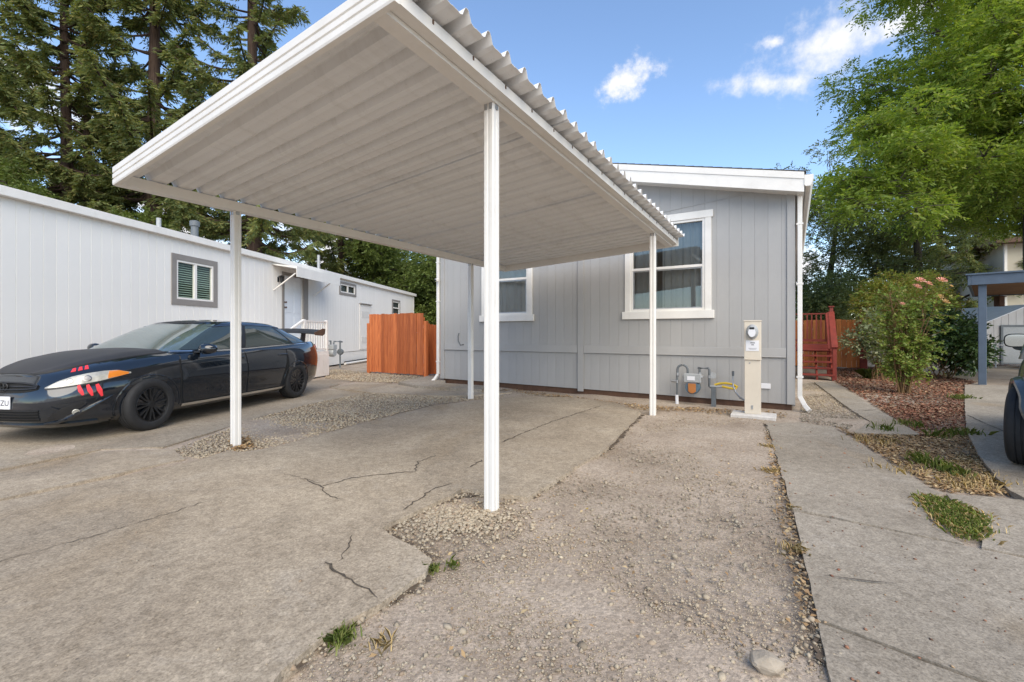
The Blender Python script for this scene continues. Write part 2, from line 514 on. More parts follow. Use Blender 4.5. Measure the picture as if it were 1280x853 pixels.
# ------------------------------------------------------------------ mesh helpers
class MB:
    """collects shapes into one mesh"""

    def __init__(self):
        self.v, self.f, self.mi = [], [], []
        self.smooth = False

    def add(self, vs, fs, mi=0):
        o = len(self.v)
        self.v += [tuple(x) for x in vs]
        self.f += [tuple(i + o for i in f) for f in fs]
        self.mi += [mi] * len(fs)
        return self

    def box(self, a, b, mi=0, mat=None):
        x0, y0, z0 = a
        x1, y1, z1 = b
        vs = [Vector(p) for p in ((x0, y0, z0), (x1, y0, z0), (x1, y1, z0), (x0, y1, z0), (x0, y0, z1), (x1, y0, z1), (x1, y1, z1), (x0, y1, z1))]
        if mat is not None:
            vs = [mat @ p for p in vs]
        return self.add(vs, ((3, 2, 1, 0), (4, 5, 6, 7), (0, 1, 5, 4), (1, 2, 6, 5), (2, 3, 7, 6), (3, 0, 4, 7)), mi)

    def bar(self, p, q, w, h=None, up=(0, 0, 1), mi=0):
        p, q = Vector(p), Vector(q)
        h = w if h is None else h
        d = (q - p)
        L = d.length
        d.normalize()
        up = Vector(up)
        if abs(d.dot(up)) > 0.98:
            up = Vector((0, 1, 0))
        s = d.cross(up).normalized()
        u = s.cross(d)
        vs = []
        for c in (p, q):
            for a, b in ((-1, -1), (1, -1), (1, 1), (-1, 1)):
                vs.append(c + s * (a * w / 2) + u * (b * h / 2))
        return self.add(vs, ((3, 2, 1, 0), (4, 5, 6, 7), (0, 1, 5, 4), (1, 2, 6, 5), (2, 3, 7, 6), (3, 0, 4, 7)), mi)

    def tube(self, pts, r, seg=8, mi=0, cap=True):
        pts = [Vector(p) for p in pts]
        rs = r if isinstance(r, (list, tuple)) else [r] * len(pts)
        rings = []
        ref = None
        for i, p in enumerate(pts):
            d = (pts[min(i + 1, len(pts) - 1)] - pts[max(i - 1, 0)])
            if d.length < 1e-9:
                d = Vector((0, 0, 1))
            d.normalize()
            if ref is None:
                ref = Vector((1, 0, 0)) if abs(d.x) < 0.8 else Vector((0, 1, 0))
            s = d.cross(ref)
            if s.length < 1e-5:
                s = d.orthogonal()
            s.normalize()
            t = d.cross(s)
            ref = t.cross(d) * -1 if False else ref
            rings.append([p + (s * math.cos(2 * PI * k / seg) + t * math.sin(2 * PI * k / seg)) * rs[i] for k in range(seg)])
        vs = [x for ring in rings for x in ring]
        fs = []
        for i in range(len(pts) - 1):
            for k in range(seg):
                k2 = (k + 1) % seg
                fs.append((i * seg + k, i * seg + k2, (i + 1) * seg + k2, (i + 1) * seg + k))
        if cap:
            fs.append(tuple(range(seg - 1, -1, -1)))
            n = (len(pts) - 1) * seg
            fs.append(tuple(range(n, n + seg)))
        return self.add(vs, fs, mi)

    def lathe(self, prof, axis=(0, 0, 1), origin=(0, 0, 0), seg=24, mi=0):
        """prof: list of (radius, height)"""
        ax = Vector(axis).normalized()
        s = ax.orthogonal().normalized()
        t = ax.cross(s)
        o = Vector(origin)
        vs = []
        for r, h in prof:
            for k in range(seg):
                a = 2 * PI * k / seg
                vs.append(o + ax * h + (s * math.cos(a) + t * math.sin(a)) * r)
        fs = []
        for i in range(len(prof) - 1):
            for k in range(seg):
                k2 = (k + 1) % seg
                fs.append((i * seg + k, i * seg + k2, (i + 1) * seg + k2, (i + 1) * seg + k))
        return self.add(vs, fs, mi)

    def prism(self, poly, z0, z1, mi=0):
        n = len(poly)
        vs = [(p[0], p[1], z0) for p in poly] + [(p[0], p[1], z1) for p in poly]
        fs = [tuple(range(n - 1, -1, -1)), tuple(range(n, 2 * n))]
        fs += [(i, (i + 1) % n, n + (i + 1) % n, n + i) for i in range(n)]
        return self.add(vs, fs, mi)

    def grid(self, pts, mi=0, flip=False):
        """pts[i][j] -> quads"""
        ni, nj = len(pts), len(pts[0])
        vs = [p for row in pts for p in row]
        fs = []
        for i in range(ni - 1):
            for j in range(nj - 1):
                q = (i * nj + j, i * nj + j + 1, (i + 1) * nj + j + 1, (i + 1) * nj + j)
                fs.append(q[::-1] if flip else q)
        return self.add(vs, fs, mi)

    def build(self, name, mats, parent=None, smooth=None, bevel=0, weld=False, angle=40):
        me = bpy.data.meshes.new(name)
        me.from_pydata([tuple(p) for p in self.v], [], self.f)
        mats = mats if isinstance(mats, (list, tuple)) else [mats]
        for m in mats:
            me.materials.append(m)
        if any(self.mi):
            me.polygons.foreach_set('material_index', self.mi)
        bm = bmesh.new()
        bm.from_mesh(me)
        if weld:
            bmesh.ops.remove_doubles(bm, verts=bm.verts, dist=1e-4)
        if bevel:
            bmesh.ops.bevel(bm, geom=[e for e in bm.edges if len(e.link_faces) == 2 and e.calc_face_angle(0) > 0.6], offset=bevel, segments=1, affect='EDGES', clamp_overlap=True)
        bmesh.ops.recalc_face_normals(bm, faces=bm.faces)
        bm.to_mesh(me)
        bm.free()
        o = bpy.data.objects.new(name, me)
        COL.objects.link(o)
        if parent is not None:
            o.parent = parent
        if smooth if smooth is not None else self.smooth:
            me.shade_smooth()
            me.set_sharp_from_angle(angle=R(angle))
        return o


def boxo(name, a, b, mat, parent=None, bevel=0.0, mx=None):
    return MB().box(a, b, mat=mx).build(name, mat, parent, bevel=bevel)


def npmesh(name, verts, nper, mat, parent=None, faces=None):
    """verts (N, nper, 3): one polygon per row (or the face table given), written fast"""
    n = len(verts)
    me = bpy.data.meshes.new(name)
    me.vertices.add(n * verts.shape[1])
    me.vertices.foreach_set('co', verts.astype(np.float32).ravel())
    if faces is None:
        idx = np.arange(n * nper, dtype=np.int32)
        k = nper
        nf = n
    else:
        f = np.asarray(faces, dtype=np.int32)
        k = f.shape[1]
        idx = (np.arange(n, dtype=np.int32)[:, None, None] * verts.shape[1] + f[None]).ravel()
        nf = n * len(f)
    me.loops.add(nf * k)
    me.loops.foreach_set('vertex_index', idx)
    me.polygons.add(nf)
    me.polygons.foreach_set('loop_start', np.arange(0, nf * k, k, dtype=np.int32))
    me.polygons.foreach_set('loop_total', np.full(nf, k, dtype=np.int32))
    me.materials.append(mat)
    me.update(calc_edges=True)
    me.validate()
    o = bpy.data.objects.new(name, me)
    COL.objects.link(o)
    if parent is not None:
        o.parent = parent
    return o


def thing(name, label, cat, loc=(0, 0, 0), rotz=0.0, group=None):
    o = bpy.data.objects.new(name, None)
    o.empty_display_size = 0.2
    COL.objects.link(o)
    o.location = loc
    o.rotation_euler = (0, 0, rotz)
    o['label'] = label
    o['category'] = cat
    if group:
        o['group'] = group
    return o


def tag(o, label, cat, group=None):
    o['label'] = label
    o['category'] = cat
    if group:
        o['group'] = group
    return o


def kind(o, k):
    o['kind'] = k
    return o


def holder(name, loc, parent, rot=(0, 0, 0)):
    o = bpy.data.objects.new(name, None)
    o.empty_display_size = 0.1
    COL.objects.link(o)
    o.location = loc
    o.rotation_euler = rot
    o.parent = parent
    return o


def copy_tree(o, parent=None):
    c = o.copy()
    COL.objects.link(c)
    if parent is not None:
        c.parent = parent
    for ch in list(o.children):
        copy_tree(ch, c)
    return c


def text_part(name, body, size, mat, parent, mx, depth=0.002, spacing=1.0):
    cu = bpy.data.curves.new(name, 'FONT')
    cu.body = body
    cu.size = size
    cu.extrude = depth
    cu.align_x, cu.align_y = 'CENTER', 'CENTER'
    cu.space_character = spacing
    tmp = bpy.data.objects.new(name, cu)
    COL.objects.link(tmp)
    me = bpy.data.meshes.new_from_object(tmp.evaluated_get(bpy.context.evaluated_depsgraph_get()))
    bpy.data.objects.remove(tmp)
    me.transform(mx)
    me.materials.clear()
    me.materials.append(mat)
    o = bpy.data.objects.new(name, me)
    COL.objects.link(o)
    o.parent = parent
    return o


# ------------------------------------------------------------------ ground
def jig(poly, step=0.12, amp=0.012, skip=()):
    """subdivide a polygon and roughen its edges"""
    out = []
    n = len(poly)
    for i in range(n):
        a, b = Vector(poly[i]).to_2d(), Vector(poly[(i + 1) % n]).to_2d()
        L = (b - a).length
        k = max(1, int(L / step))
        nrm = (b - a).orthogonal().normalized() if L > 1e-6 else Vector((0, 0))
        am = 0.0 if i in skip else amp
        for j in range(k):
            p = a.lerp(b, j / k)
            out.append(p + nrm * (random.uniform(-am, am) if j else 0.0))
    return out


def slab(name, pxs, mat, parent, z=0.03, amp=0.012, world=False, th=0.14, skip=()):
    pts = [Vector(p) for p in pxs] if world else [G(x, y, z) for x, y in pxs]
    mb = MB()
    mb.prism([(p.x, p.y) for p in jig(pts, 0.10, amp, skip)], z - th, z)
    return mb.build(name, mat, parent)


def ribbon(name, pxs, w, mat, parent, z=0.034, amp=0.02, step=0.05, world=False):
    """a ragged crack or joint line lying on a slab"""
    pts = [Vector(p) for p in pxs] if world else [G(x, y, z) for x, y in pxs]
    line = []
    for a, b in zip(pts, pts[1:]):
        k = max(1, int((b - a).length / step))
        for j in range(k):
            line.append(a.lerp(b, j / k))
    line.append(pts[-1])
    mb = MB()
    L, Rr = [], []
    for i, p in enumerate(line):
        d = line[min(i + 1, len(line) - 1)] - line[max(i - 1, 0)]
        nn = Vector((-d.y, d.x, 0)).normalized()
        o = random.uniform(-amp, amp)
        ww = w * random.uniform(0.35, 1.3) * (0.3 if i in (0, len(line) - 1) else 1)
        L.append(p + nn * (o + ww / 2))
        Rr.append(p + nn * (o - ww / 2))
    mb.grid([L, Rr])
    o = mb.build(name, mat, parent)
    return o


def ground_sheet():
    xs = np.concatenate([-np.geomspace(700, 14, 22), np.arange(-13, 15, 0.14), np.geomspace(15, 700, 22)])
    ys = np.concatenate([-np.geomspace(300, 2, 14), np.arange(-1.5, 16, 0.14), np.geomspace(16.5, 900, 24)])
    X, Y = np.meshgrid(xs, ys, indexing='ij')
    Z = np.zeros_like(X)
    for k in range(26):
        a = RNG.uniform(0, 2 * PI)
        f = RNG.uniform(1.0, 9.0)
        Z += np.sin((X * math.cos(a) + Y * math.sin(a)) * f + RNG.uniform(0, 6)) * 0.006 / f ** 0.6
    near = (np.abs(X) < 14) & (Y < 16) & (Y > -1)
    Z = np.where(near, Z - 0.006, -0.02)
    me = bpy.data.meshes.new('ground')
    nx, ny = X.shape
    v = np.stack([X, Y, Z], -1).reshape(-1, 3)
    i = np.arange(nx * ny).reshape(nx, ny)
    f = np.stack([i[:-1, :-1], i[1:, :-1], i[1:, 1:], i[:-1, 1:]], -1).reshape(-1, 4)
    me.from_pydata(v.tolist(), [], f.tolist())
    me.shade_smooth()
    me.materials.append(M['ground'])
    o = bpy.data.objects.new('ground', me)
    COL.objects.link(o)
    kind(o, 'structure')


ground_sheet()


def struct(name):
    o = bpy.data.objects.new(name, None)
    COL.objects.link(o)
    o['kind'] = 'structure'
    return o


driveway = struct('driveway')
DZ = 0.035
# the concrete of the carport bay, cut into the bays its joints show
J1 = [(-60, 637), (0, 625), (232, 577)]
slab('concrete_slab', [(0, 627), (235, 578), (286, 563.5), (300, 565), (345, 559), (445, 531), (543, 507), (599, 501), (640, 496), (715, 497), (770, 503), (801, 516), (779, 538), (759, 560),
                       (700, 596), (660, 622), (605, 615), (577, 611), (563, 620), (477, 660), (519, 684), (540, 700), (532, 716), (477, 754), (402, 797), (352, 838), (250, 960), (-200, 960), (-420, 800), (-400, 712)],
     M['concrete'], driveway, DZ, 0.014)
slab('concrete_slab', [(231, 574), (218, 563), (205, 562), (128, 564), (0, 590), (-300, 652), (-398, 706), (0, 623.5)], M['concrete'], driveway, DZ - 0.004, 0.006)
for pts, w in (([(380, 598), (402, 608), (440, 597), (518, 589), (523, 577), (545, 569)], 0.022), ([(402, 608), (410, 619), (428, 624)], 0.016),
               ([(409, 702), (424, 716), (450, 730), (474, 747)], 0.026), ([(424, 702), (436, 683), (440, 668)], 0.012),
               ([(502, 637), (528, 621), (540, 611), (566, 603)], 0.022), ([(588, 584), (603, 575)], 0.03),
               ([(627, 553), (650, 543), (690, 527), (752, 507)], 0.03), ([(345, 590), (402, 604)], 0.008), ([(440, 560), (500, 548), (540, 541)], 0.007),
               ([(-60, 716), (0, 701), (80, 680), (150, 660), (184, 650), (235, 634), (262, 625)], 0.012)):
    kind(ribbon('crack', pts, w * 0.55, M['dirt_dark'], driveway, DZ + 0.004, 0.014, 0.035), 'stuff')

lane = struct('neighbour_drive')
slab('drive_slab', [(-300, 648), (0, 586.5), (126, 562), (203, 559), (320, 523), (383, 506), (461, 490.5), (410, 484), (450, 474), (405, 474), (360, 480), (0, 520), (-500, 540)], M['asphalt'], lane, 0.012, 0.012)
slab('drive_slab', [(412, 484.5), (463, 491), (556, 495), (598, 494), (640, 491), (600, 487), (520, 483), (455, 478)], M['concrete'], lane, 0.03, 0.01)
landing = struct('gate_landing')
slab('landing_slab', [(498, 478), (535, 470), (556, 472), (557, 479), (605, 482), (603, 487), (560, 485), (520, 482)], M['concrete_path'], landing, 0.09, 0.004, th=0.2)

path = struct('front_path')
PZ = 0.022
slab('path_slab', [(958, 529), (1000, 528), (1040, 534), (1100, 571), (1165, 612), (1180, 617), (1150, 624), (1165, 655), (1205, 680), (990.5, 635.5)], M['concrete_path'], path, PZ, 0.012)
slab('path_slab', [(992, 639), (1215, 684), (1262, 694), (1600, 760), (1560, 950), (1300, 872), (1236, 852), (1022, 773)], M['concrete_path'], path, PZ - 0.002, 0.005)
slab('path_slab', [(1023, 778), (1234, 856.5), (1300, 878), (1550, 958), (1100, 1150)], M['concrete_path'], path, PZ - 0.003, 0.005)
slab('path_slab', [(1183, 617), (1262, 623.5), (1290, 626), (1700, 640), (1600, 755), (1262, 691), (1227, 684), (1228, 662), (1205, 640)], M['concrete_path'], path, PZ - 0.001, 0.010)
slab('path_slab', [(1018, 478), (1040, 477), (1075, 498), (1096, 511), (1150, 543), (1066, 541), (1088, 527), (1062, 511)], M['concrete_path'], path, 0.028, 0.010)
for pts, w in (([(1066, 514), (1098, 512)], 0.018), ([(1030, 720), (1090, 726), (1130, 731)], 0.008)):
    kind(ribbon('crack', pts, w, M['dirt_dark'], path, PZ + 0.009, 0.01), 'stuff')

right_drive = struct('right_driveway')
slab('drive_slab', [(1206, 481), (1290, 482), (1700, 520), (1900, 640), (1283, 624), (1262, 613), (1240, 590), (1222, 566), (1209, 541), (1206, 510)], M['concrete_path'], right_drive, 0.04, 0.006)
kind(ribbon('crack', [(1210, 519), (1235, 531), (1260, 541), (1290, 549)], 0.02, M['dirt_dark'], right_drive, 0.044, 0.01), 'stuff')


def inpoly(x, y, poly):
    r = np.zeros(len(x), bool)
    n = len(poly)
    for i in range(n):
        x1, y1 = poly[i][0], poly[i][1]
        x2, y2 = poly[(i + 1) % n][0], poly[(i + 1) % n][1]
        c = ((y1 > y) != (y2 > y))
        with np.errstate(divide='ignore', invalid='ignore'):
            xi = (x2 - x1) * (y - y1) / (y2 - y1) + x1
        r ^= c & (x < xi)
    return r


def scatter(poly, n, fall=0.0):
    """n points inside a world polygon; fall > 0 thins them out with distance from the eye"""
    poly = [(p[0], p[1]) for p in poly]
    xs, ys = [p[0] for p in poly], [p[1] for p in poly]
    out = []
    tot = 0
    while tot < n:
        x = RNG.uniform(min(xs), max(xs), n * 3)
        y = RNG.uniform(min(ys), max(ys), n * 3)
        ok = inpoly(x, y, poly)
        if fall:
            d = np.hypot(x, y)
            ok &= RNG.random(len(x)) < np.minimum(1, (2.2 / np.maximum(d, 0.5)) ** fall)
        out.append(np.stack([x[ok], y[ok]], -1))
        tot += int(ok.sum())
    return np.concatenate(out)[:n]


def rotmats(n, tilt=PI):
    """random rotations (N,3,3); tilt limits how far z leans"""
    a = RNG.uniform(0, 2 * PI, n)
    t = RNG.normal(0, tilt, n) if tilt < 2 else RNG.uniform(0, PI, n)
    b = RNG.uniform(0, 2 * PI, n)
    ca, sa, ct, st, cb, sb = np.cos(a), np.sin(a), np.cos(t), np.sin(t), np.cos(b), np.sin(b)
    z = np.zeros(n)
    o = np.ones(n)
    A = np.stack([ca, -sa, z, sa, ca, z, z, z, o], -1).reshape(-1, 3, 3)
    B = np.stack([o, z, z, z, ct, -st, z, st, ct], -1).reshape(-1, 3, 3)
    C = np.stack([cb, -sb, z, sb, cb, z, z, z, o], -1).reshape(-1, 3, 3)
    return A @ B @ C


t_ = (1 + 5 ** 0.5) / 2
ICO = np.array([(-1, t_, 0), (1, t_, 0), (-1, -t_, 0), (1, -t_, 0), (0, -1, t_), (0, 1, t_), (0, -1, -t_), (0, 1, -t_), (t_, 0, -1), (t_, 0, 1), (-t_, 0, -1), (-t_, 0, 1)]) / 1.9
ICOF = [(0, 11, 5), (0, 5, 1), (0, 1, 7), (0, 7, 10), (0, 10, 11), (1, 5, 9), (5, 11, 4), (11, 10, 2), (10, 7, 6), (7, 1, 8), (3, 9, 4), (3, 4, 2), (3, 2, 6), (3, 6, 8), (3, 8, 9), (4, 9, 5), (2, 4, 11), (6, 2, 10), (8, 6, 7), (9, 8, 1)]
OCT = np.array([(1, 0, 0), (0, 1, 0), (-1, 0, 0), (0, -1, 0), (0, 0, 1), (0, 0, -1)], float)
OCTF = [(0, 1, 4), (1, 2, 4), (2, 3, 4), (3, 0, 4), (1, 0, 5), (2, 1, 5), (3, 2, 5), (0, 3, 5)]


def stones(name, pts, smin, smax, z=0.0, power=2.2, base=ICO, faces=ICOF, mat='stones'):
    n = len(pts)
    s = smin + (smax - smin) * RNG.random(n) ** power
    sh = base[None] * RNG.uniform(0.72, 1.25, (n, len(base), 1))
    sc = np.stack([s * RNG.uniform(0.8, 1.5, n), s, s * RNG.uniform(0.45, 0.9, n)], -1)
    v = sh * sc[:, None, :]
    v = np.einsum('nij,nkj->nki', rotmats(n, 0.3), v)
    v[:, :, 0] += pts[:, None, 0]
    v[:, :, 1] += pts[:, None, 1]
    v[:, :, 2] += (z + s * 0.18)[:, None]
    return kind(npmesh(name, v, 0, M[mat], faces=faces), 'stuff')


gpoly = [G(x, y) for x, y in ((340, 900), (402, 799), (477, 756), (534, 717), (544, 700), (480, 660), (563, 622), (605, 616), (660, 624), (759, 562), (801, 519), (780, 504), (840, 508), (985, 520), (957, 530), (990, 640), (1020, 776), (1045, 900))]
stones('gravel', scatter(gpoly, 11000, 1.2), 0.003, 0.0115, -0.006, 3.2, OCT, OCTF)
stones('gravel', scatter(gpoly, 16000, 1.2), 0.002, 0.006, -0.005)
stones('gravel', scatter(gpoly, 130, 0.9), 0.010, 0.022, -0.006, 3)
lpoly = [G(x, y) for x, y in ((232, 577), (218, 563), (320, 524), (383, 507), (461, 491), (556, 495), (640, 491), (715, 496), (640, 495), (599, 500), (543, 506), (445, 531), (345, 559), (300, 566))]
stones('gravel', scatter(lpoly, 13000, 0.3), 0.008, 0.026, 0.004, base=OCT * 0.9, faces=OCTF)
mound = [G(x, y) for x, y in ((480, 661), (563, 621), (605, 616), (640, 622), (645, 650), (600, 690), (545, 700))]
_c = G(570, 650)
_m = np.array([_c.x, _c.y]) + RNG.normal(0, 1, (2400, 2)) * np.array([0.24, 0.16])
stones('gravel', _m[inpoly(_m[:, 0], _m[:, 1], [(p.x, p.y) for p in gpoly])], 0.004, 0.017, 0.002, 2.6)
spoly = [G(x, y) for x, y in ((1003, 480), (1018, 478), (1085, 527), (1060, 536), (1000, 527))]
stones('gravel', scatter(spoly, 3500), 0.006, 0.02, 0.0, base=OCT, faces=OCTF)
wpoly = [G(x, y) for x, y in ((405, 474), (415, 462), (460, 466), (534, 471), (498, 479), (455, 478))]
stones('gravel', scatter(wpoly, 3500), 0.012, 0.035, 0.01, base=OCT, faces=OCTF)
loose = [G(x, y) for x, y in ((0, 640), (300, 570), (600, 505), (760, 505), (650, 620), (470, 660), (530, 712), (350, 840), (0, 900))]
stones('loose_stones', scatter(loose, 260, 1.0), 0.003, 0.009, DZ, base=OCT, faces=OCTF)
loose2 = [G(x, y) for x, y in ((960, 532), (1040, 536), (1160, 612), (1200, 680), (1280, 720), (1280, 900), (1060, 900))]
stones('loose_stones', scatter(loose2, 160, 0.8), 0.003, 0.011, PZ, base=OCT, faces=OCTF, mat='chips')


def flakes(name, pts, l, w, z, tilt, mat):
    """thin curled four-sided flakes with a raised middle: bark chips and dry leaves"""
    n = len(pts)
    L = l * RNG.uniform(0.5, 1.4, n)
    Wd = w * RNG.uniform(0.5, 1.4, n)
    b = np.array([(-1, 0, 0), (-0.2, -1, 0.25), (1, 0, 0), (-0.2, 1, 0.25)], float)
    v = b[None] * np.stack([L / 2, Wd / 2, Wd], -1)[:, None, :]
    v = np.einsum('nij,nkj->nki', rotmats(n, tilt), v)
    v[:, :, :2] += pts[:, None, :]
    v[:, :, 2] += (z + RNG.random(n) * 0.02)[:, None]
    return kind(npmesh(name, v, 4, M[mat]), 'stuff')


bed = [G(x, y) for x, y in ((1040, 462), (1085, 459), (1130, 462), (1222, 478), (1206, 483), (1207, 512), (1170, 530), (1130, 530), (1076, 497), (1043, 477))]
flakes('bark_mulch', scatter(bed, 15000), 0.075, 0.035, 0.004, 0.35, 'chips')
bed2 = [G(x, y) for x, y in ((1100, 512), (1206, 500), (1212, 545), (1150, 548))]
flakes('bark_mulch', scatter(bed2, 3500), 0.055, 0.028, 0.003, 0.3, 'chips')
tri = [G(x, y) for x, y in ((1045, 534), (1068, 543), (1150, 545), (1209, 538), (1222, 568), (1262, 614), (1290, 624), (1183, 616), (1165, 610), (1100, 569))]
flakes('fallen_leaves', scatter(tri, 5200), 0.05, 0.022, 0.002, 0.3, 'dry')
flakes('fallen_leaves', scatter([G(x, y) for x, y in ((955, 540), (966, 545), (1000, 660), (1024, 790), (1005, 790), (975, 660))], 650), 0.032, 0.018, 0.0, 0.4, 'dry')
flakes('fallen_leaves', scatter([G(x, y) for x, y in ((556, 484), (640, 487), (720, 497), (800, 507), (985, 517), (985, 522), (800, 513), (716, 500), (640, 491))], 1300), 0.05, 0.028, 0.002, 0.4, 'dry')
flakes('fallen_leaves', scatter([G(x, y) for x, y in ((285, 552), (312, 548), (318, 562), (290, 566))], 260), 0.05, 0.028, 0.01, 0.5, 'dry')
flakes('fallen_leaves', scatter(gpoly, 260, 0.6), 0.03, 0.015, 0.0, 0.5, 'dry')


def blades(name, pts, h, w, mat, z=0.0, lean=0.45):
    n = len(pts)
    a = RNG.uniform(0, 2 * PI, n)
    hh = h * RNG.uniform(0.4, 1.2, n)
    ln = np.minimum(np.abs(RNG.normal(0, lean, n)) + 0.1, 1.0)
    d = np.stack([np.cos(a), np.sin(a), np.zeros(n)], -1)
    s = np.stack([-np.sin(a), np.cos(a), np.zeros(n)], -1) * (w / 2)
    p = np.concatenate([pts, np.full((n, 1), z)], 1)
    up = np.array([0, 0, 1.0])
    m1 = p + d * (hh * ln * 0.35)[:, None] + up * (hh * 0.6)[:, None]
    t = p + d * (hh * ln)[:, None] + up * (hh * (1 - 0.25 * ln))[:, None]
    v = np.stack([p - s, p + s, m1 + s * 0.8, t, m1 - s * 0.8], 1)
    return kind(npmesh(name, v, 0, M[mat], faces=[(0, 1, 2, 4)]) if False else npmesh(name, v, 5, M[mat]), 'stuff')


def clump(px, py, r, n, z=0.0):
    c = G(px, py, z)
    return np.array([c.x, c.y]) + RNG.normal(0, r, (n, 2))


blades('grass', np.concatenate([clump(1152, 580, 0.07, 80), clump(1178, 591, 0.05, 50), clump(1203, 597, 0.05, 30), clump(1105, 540, 0.07, 60), clump(1138, 534, 0.09, 60),
                                clump(1204, 500, 0.1, 120), clump(1206, 545, 0.08, 110), clump(1175, 548, 0.08, 50), clump(1196, 470, 0.2, 60)]), 0.12, 0.008, 'grass')
blades('grass', np.concatenate([clump(1097, 555, 0.12, 90), clump(1125, 590, 0.1, 50), clump(1245, 605, 0.12, 60), clump(1212, 610, 0.08, 50)]), 0.09, 0.006, 'straw')
gp = [G(x, y, PZ - 0.03) for x, y in ((1152, 626), (1180, 632), (1222, 650), (1227, 668), (1222, 680), (1205, 678), (1178, 655))]
_g = scatter(gp, 1500)
blades('grass', _g + RNG.normal(0, 0.035, _g.shape), 0.05, 0.008, 'grass', 0.015, 0.9)
_g = scatter(gp, 700)
blades('grass', _g + RNG.normal(0, 0.06, _g.shape), 0.045, 0.007, 'straw', 0.015, 1.1)
blades('grass', scatter([G(x, y) for x, y in ((1160, 578), (1215, 570), (1262, 618), (1190, 616))], 900), 0.035, 0.009, 'straw', 0.0, 1.6)
blades('weeds', np.concatenate([clump(427, 800, 0.022, 90), clump(412, 805, 0.03, 30), clump(540, 714, 0.018, 50), clump(565, 708, 0.03, 30)]), 0.05, 0.007, 'grass', 0.0, 0.9)
blades('weeds', np.concatenate([clump(962, 560, 0.05, 70), clump(965, 590, 0.05, 60), clump(992, 690, 0.04, 60), clump(989, 637, 0.02, 30), clump(477, 810, 0.03, 24)]), 0.05, 0.006, 'straw', 0.0, 1.2)

for pts, w in (([(345, 845), (402, 799), (477, 756), (533, 718)], 0.075), ([(541, 702), (520, 686), (478, 661)], 0.04), ([(478, 661), (563, 622), (605, 616), (660, 623), (700, 597), (759, 561), (801, 518)], 0.085),
               ([(957, 530), (965, 552), (990, 637), (1006, 700), (1020, 776), (1030, 830)], 0.03)):
    kind(ribbon('edge_shade_soil', pts, w, M['edge_shade_soil'], None, 0.006, 0.03, 0.03), 'stuff')  # dark strip standing in for shade at the slab edge; dark debris beside the path
    ln = [G(*p) for p in pts]
    ep = np.concatenate([np.linspace((a.x, a.y), (b.x, b.y), 70) for a, b in zip(ln, ln[1:])])
    stones('edge_clods', ep + RNG.normal(0, 0.035, ep.shape), 0.004, 0.02, 0.006, 2.5, OCT, OCTF)
stones('soil_clods', scatter(gpoly, 1500, 1.1), 0.005, 0.017, -0.004, 2.4, OCT, OCTF)
rk = MB()
rk.add([tuple(Vector(p) * random.uniform(0.8, 1.15) * 0.058) for p in ICO], ICOF)
rko = rk.build('rock', M['rock'], bevel=0.006)
rko.scale = (1.25, 0.85, 0.8)
rko.location = G(957, 837) + Vector((0, 0, 0.028))
rko.rotation_euler = (0, 0.15, -0.5)
tag(rko, 'pale blocky rock lying in the gravel beside the front path', 'rock')
yl = flakes('fallen_leaf', np.array([[G(734, 640).x, G(734, 640).y]]), 0.04, 0.03, 0.012, 0.5, 'dry')
yl['kind'] = 'thing'
yl.data.materials[0] = M['yellow']
tag(yl, 'small bright yellow leaf lying alone on the gravel', 'leaf')

# ------------------------------------------------------------------ carport
HX = Vector((0.8514, -0.5246, 0))            # along the grey house front, left to right
HU = Vector((0.5246, 0.8514, 0))             # from the street towards the house
HROT = math.atan2(HX.y, HX.x)


def cp(u, v, z=0.0):
    """carport point: u towards the house, v leftwards, from the front right post"""
    return Vector((-0.15, 3.34, 0)) + HU * u - HX * v + Vector((0, 0, z))


def hr(u):
    return EYE + 1.69 + (1.545 - 1.69) * (u + 1.09) / 6.96


def hl(u):
    return EYE + 1.385 + (1.36 - 1.385) * (u + 1.09) / 6.96


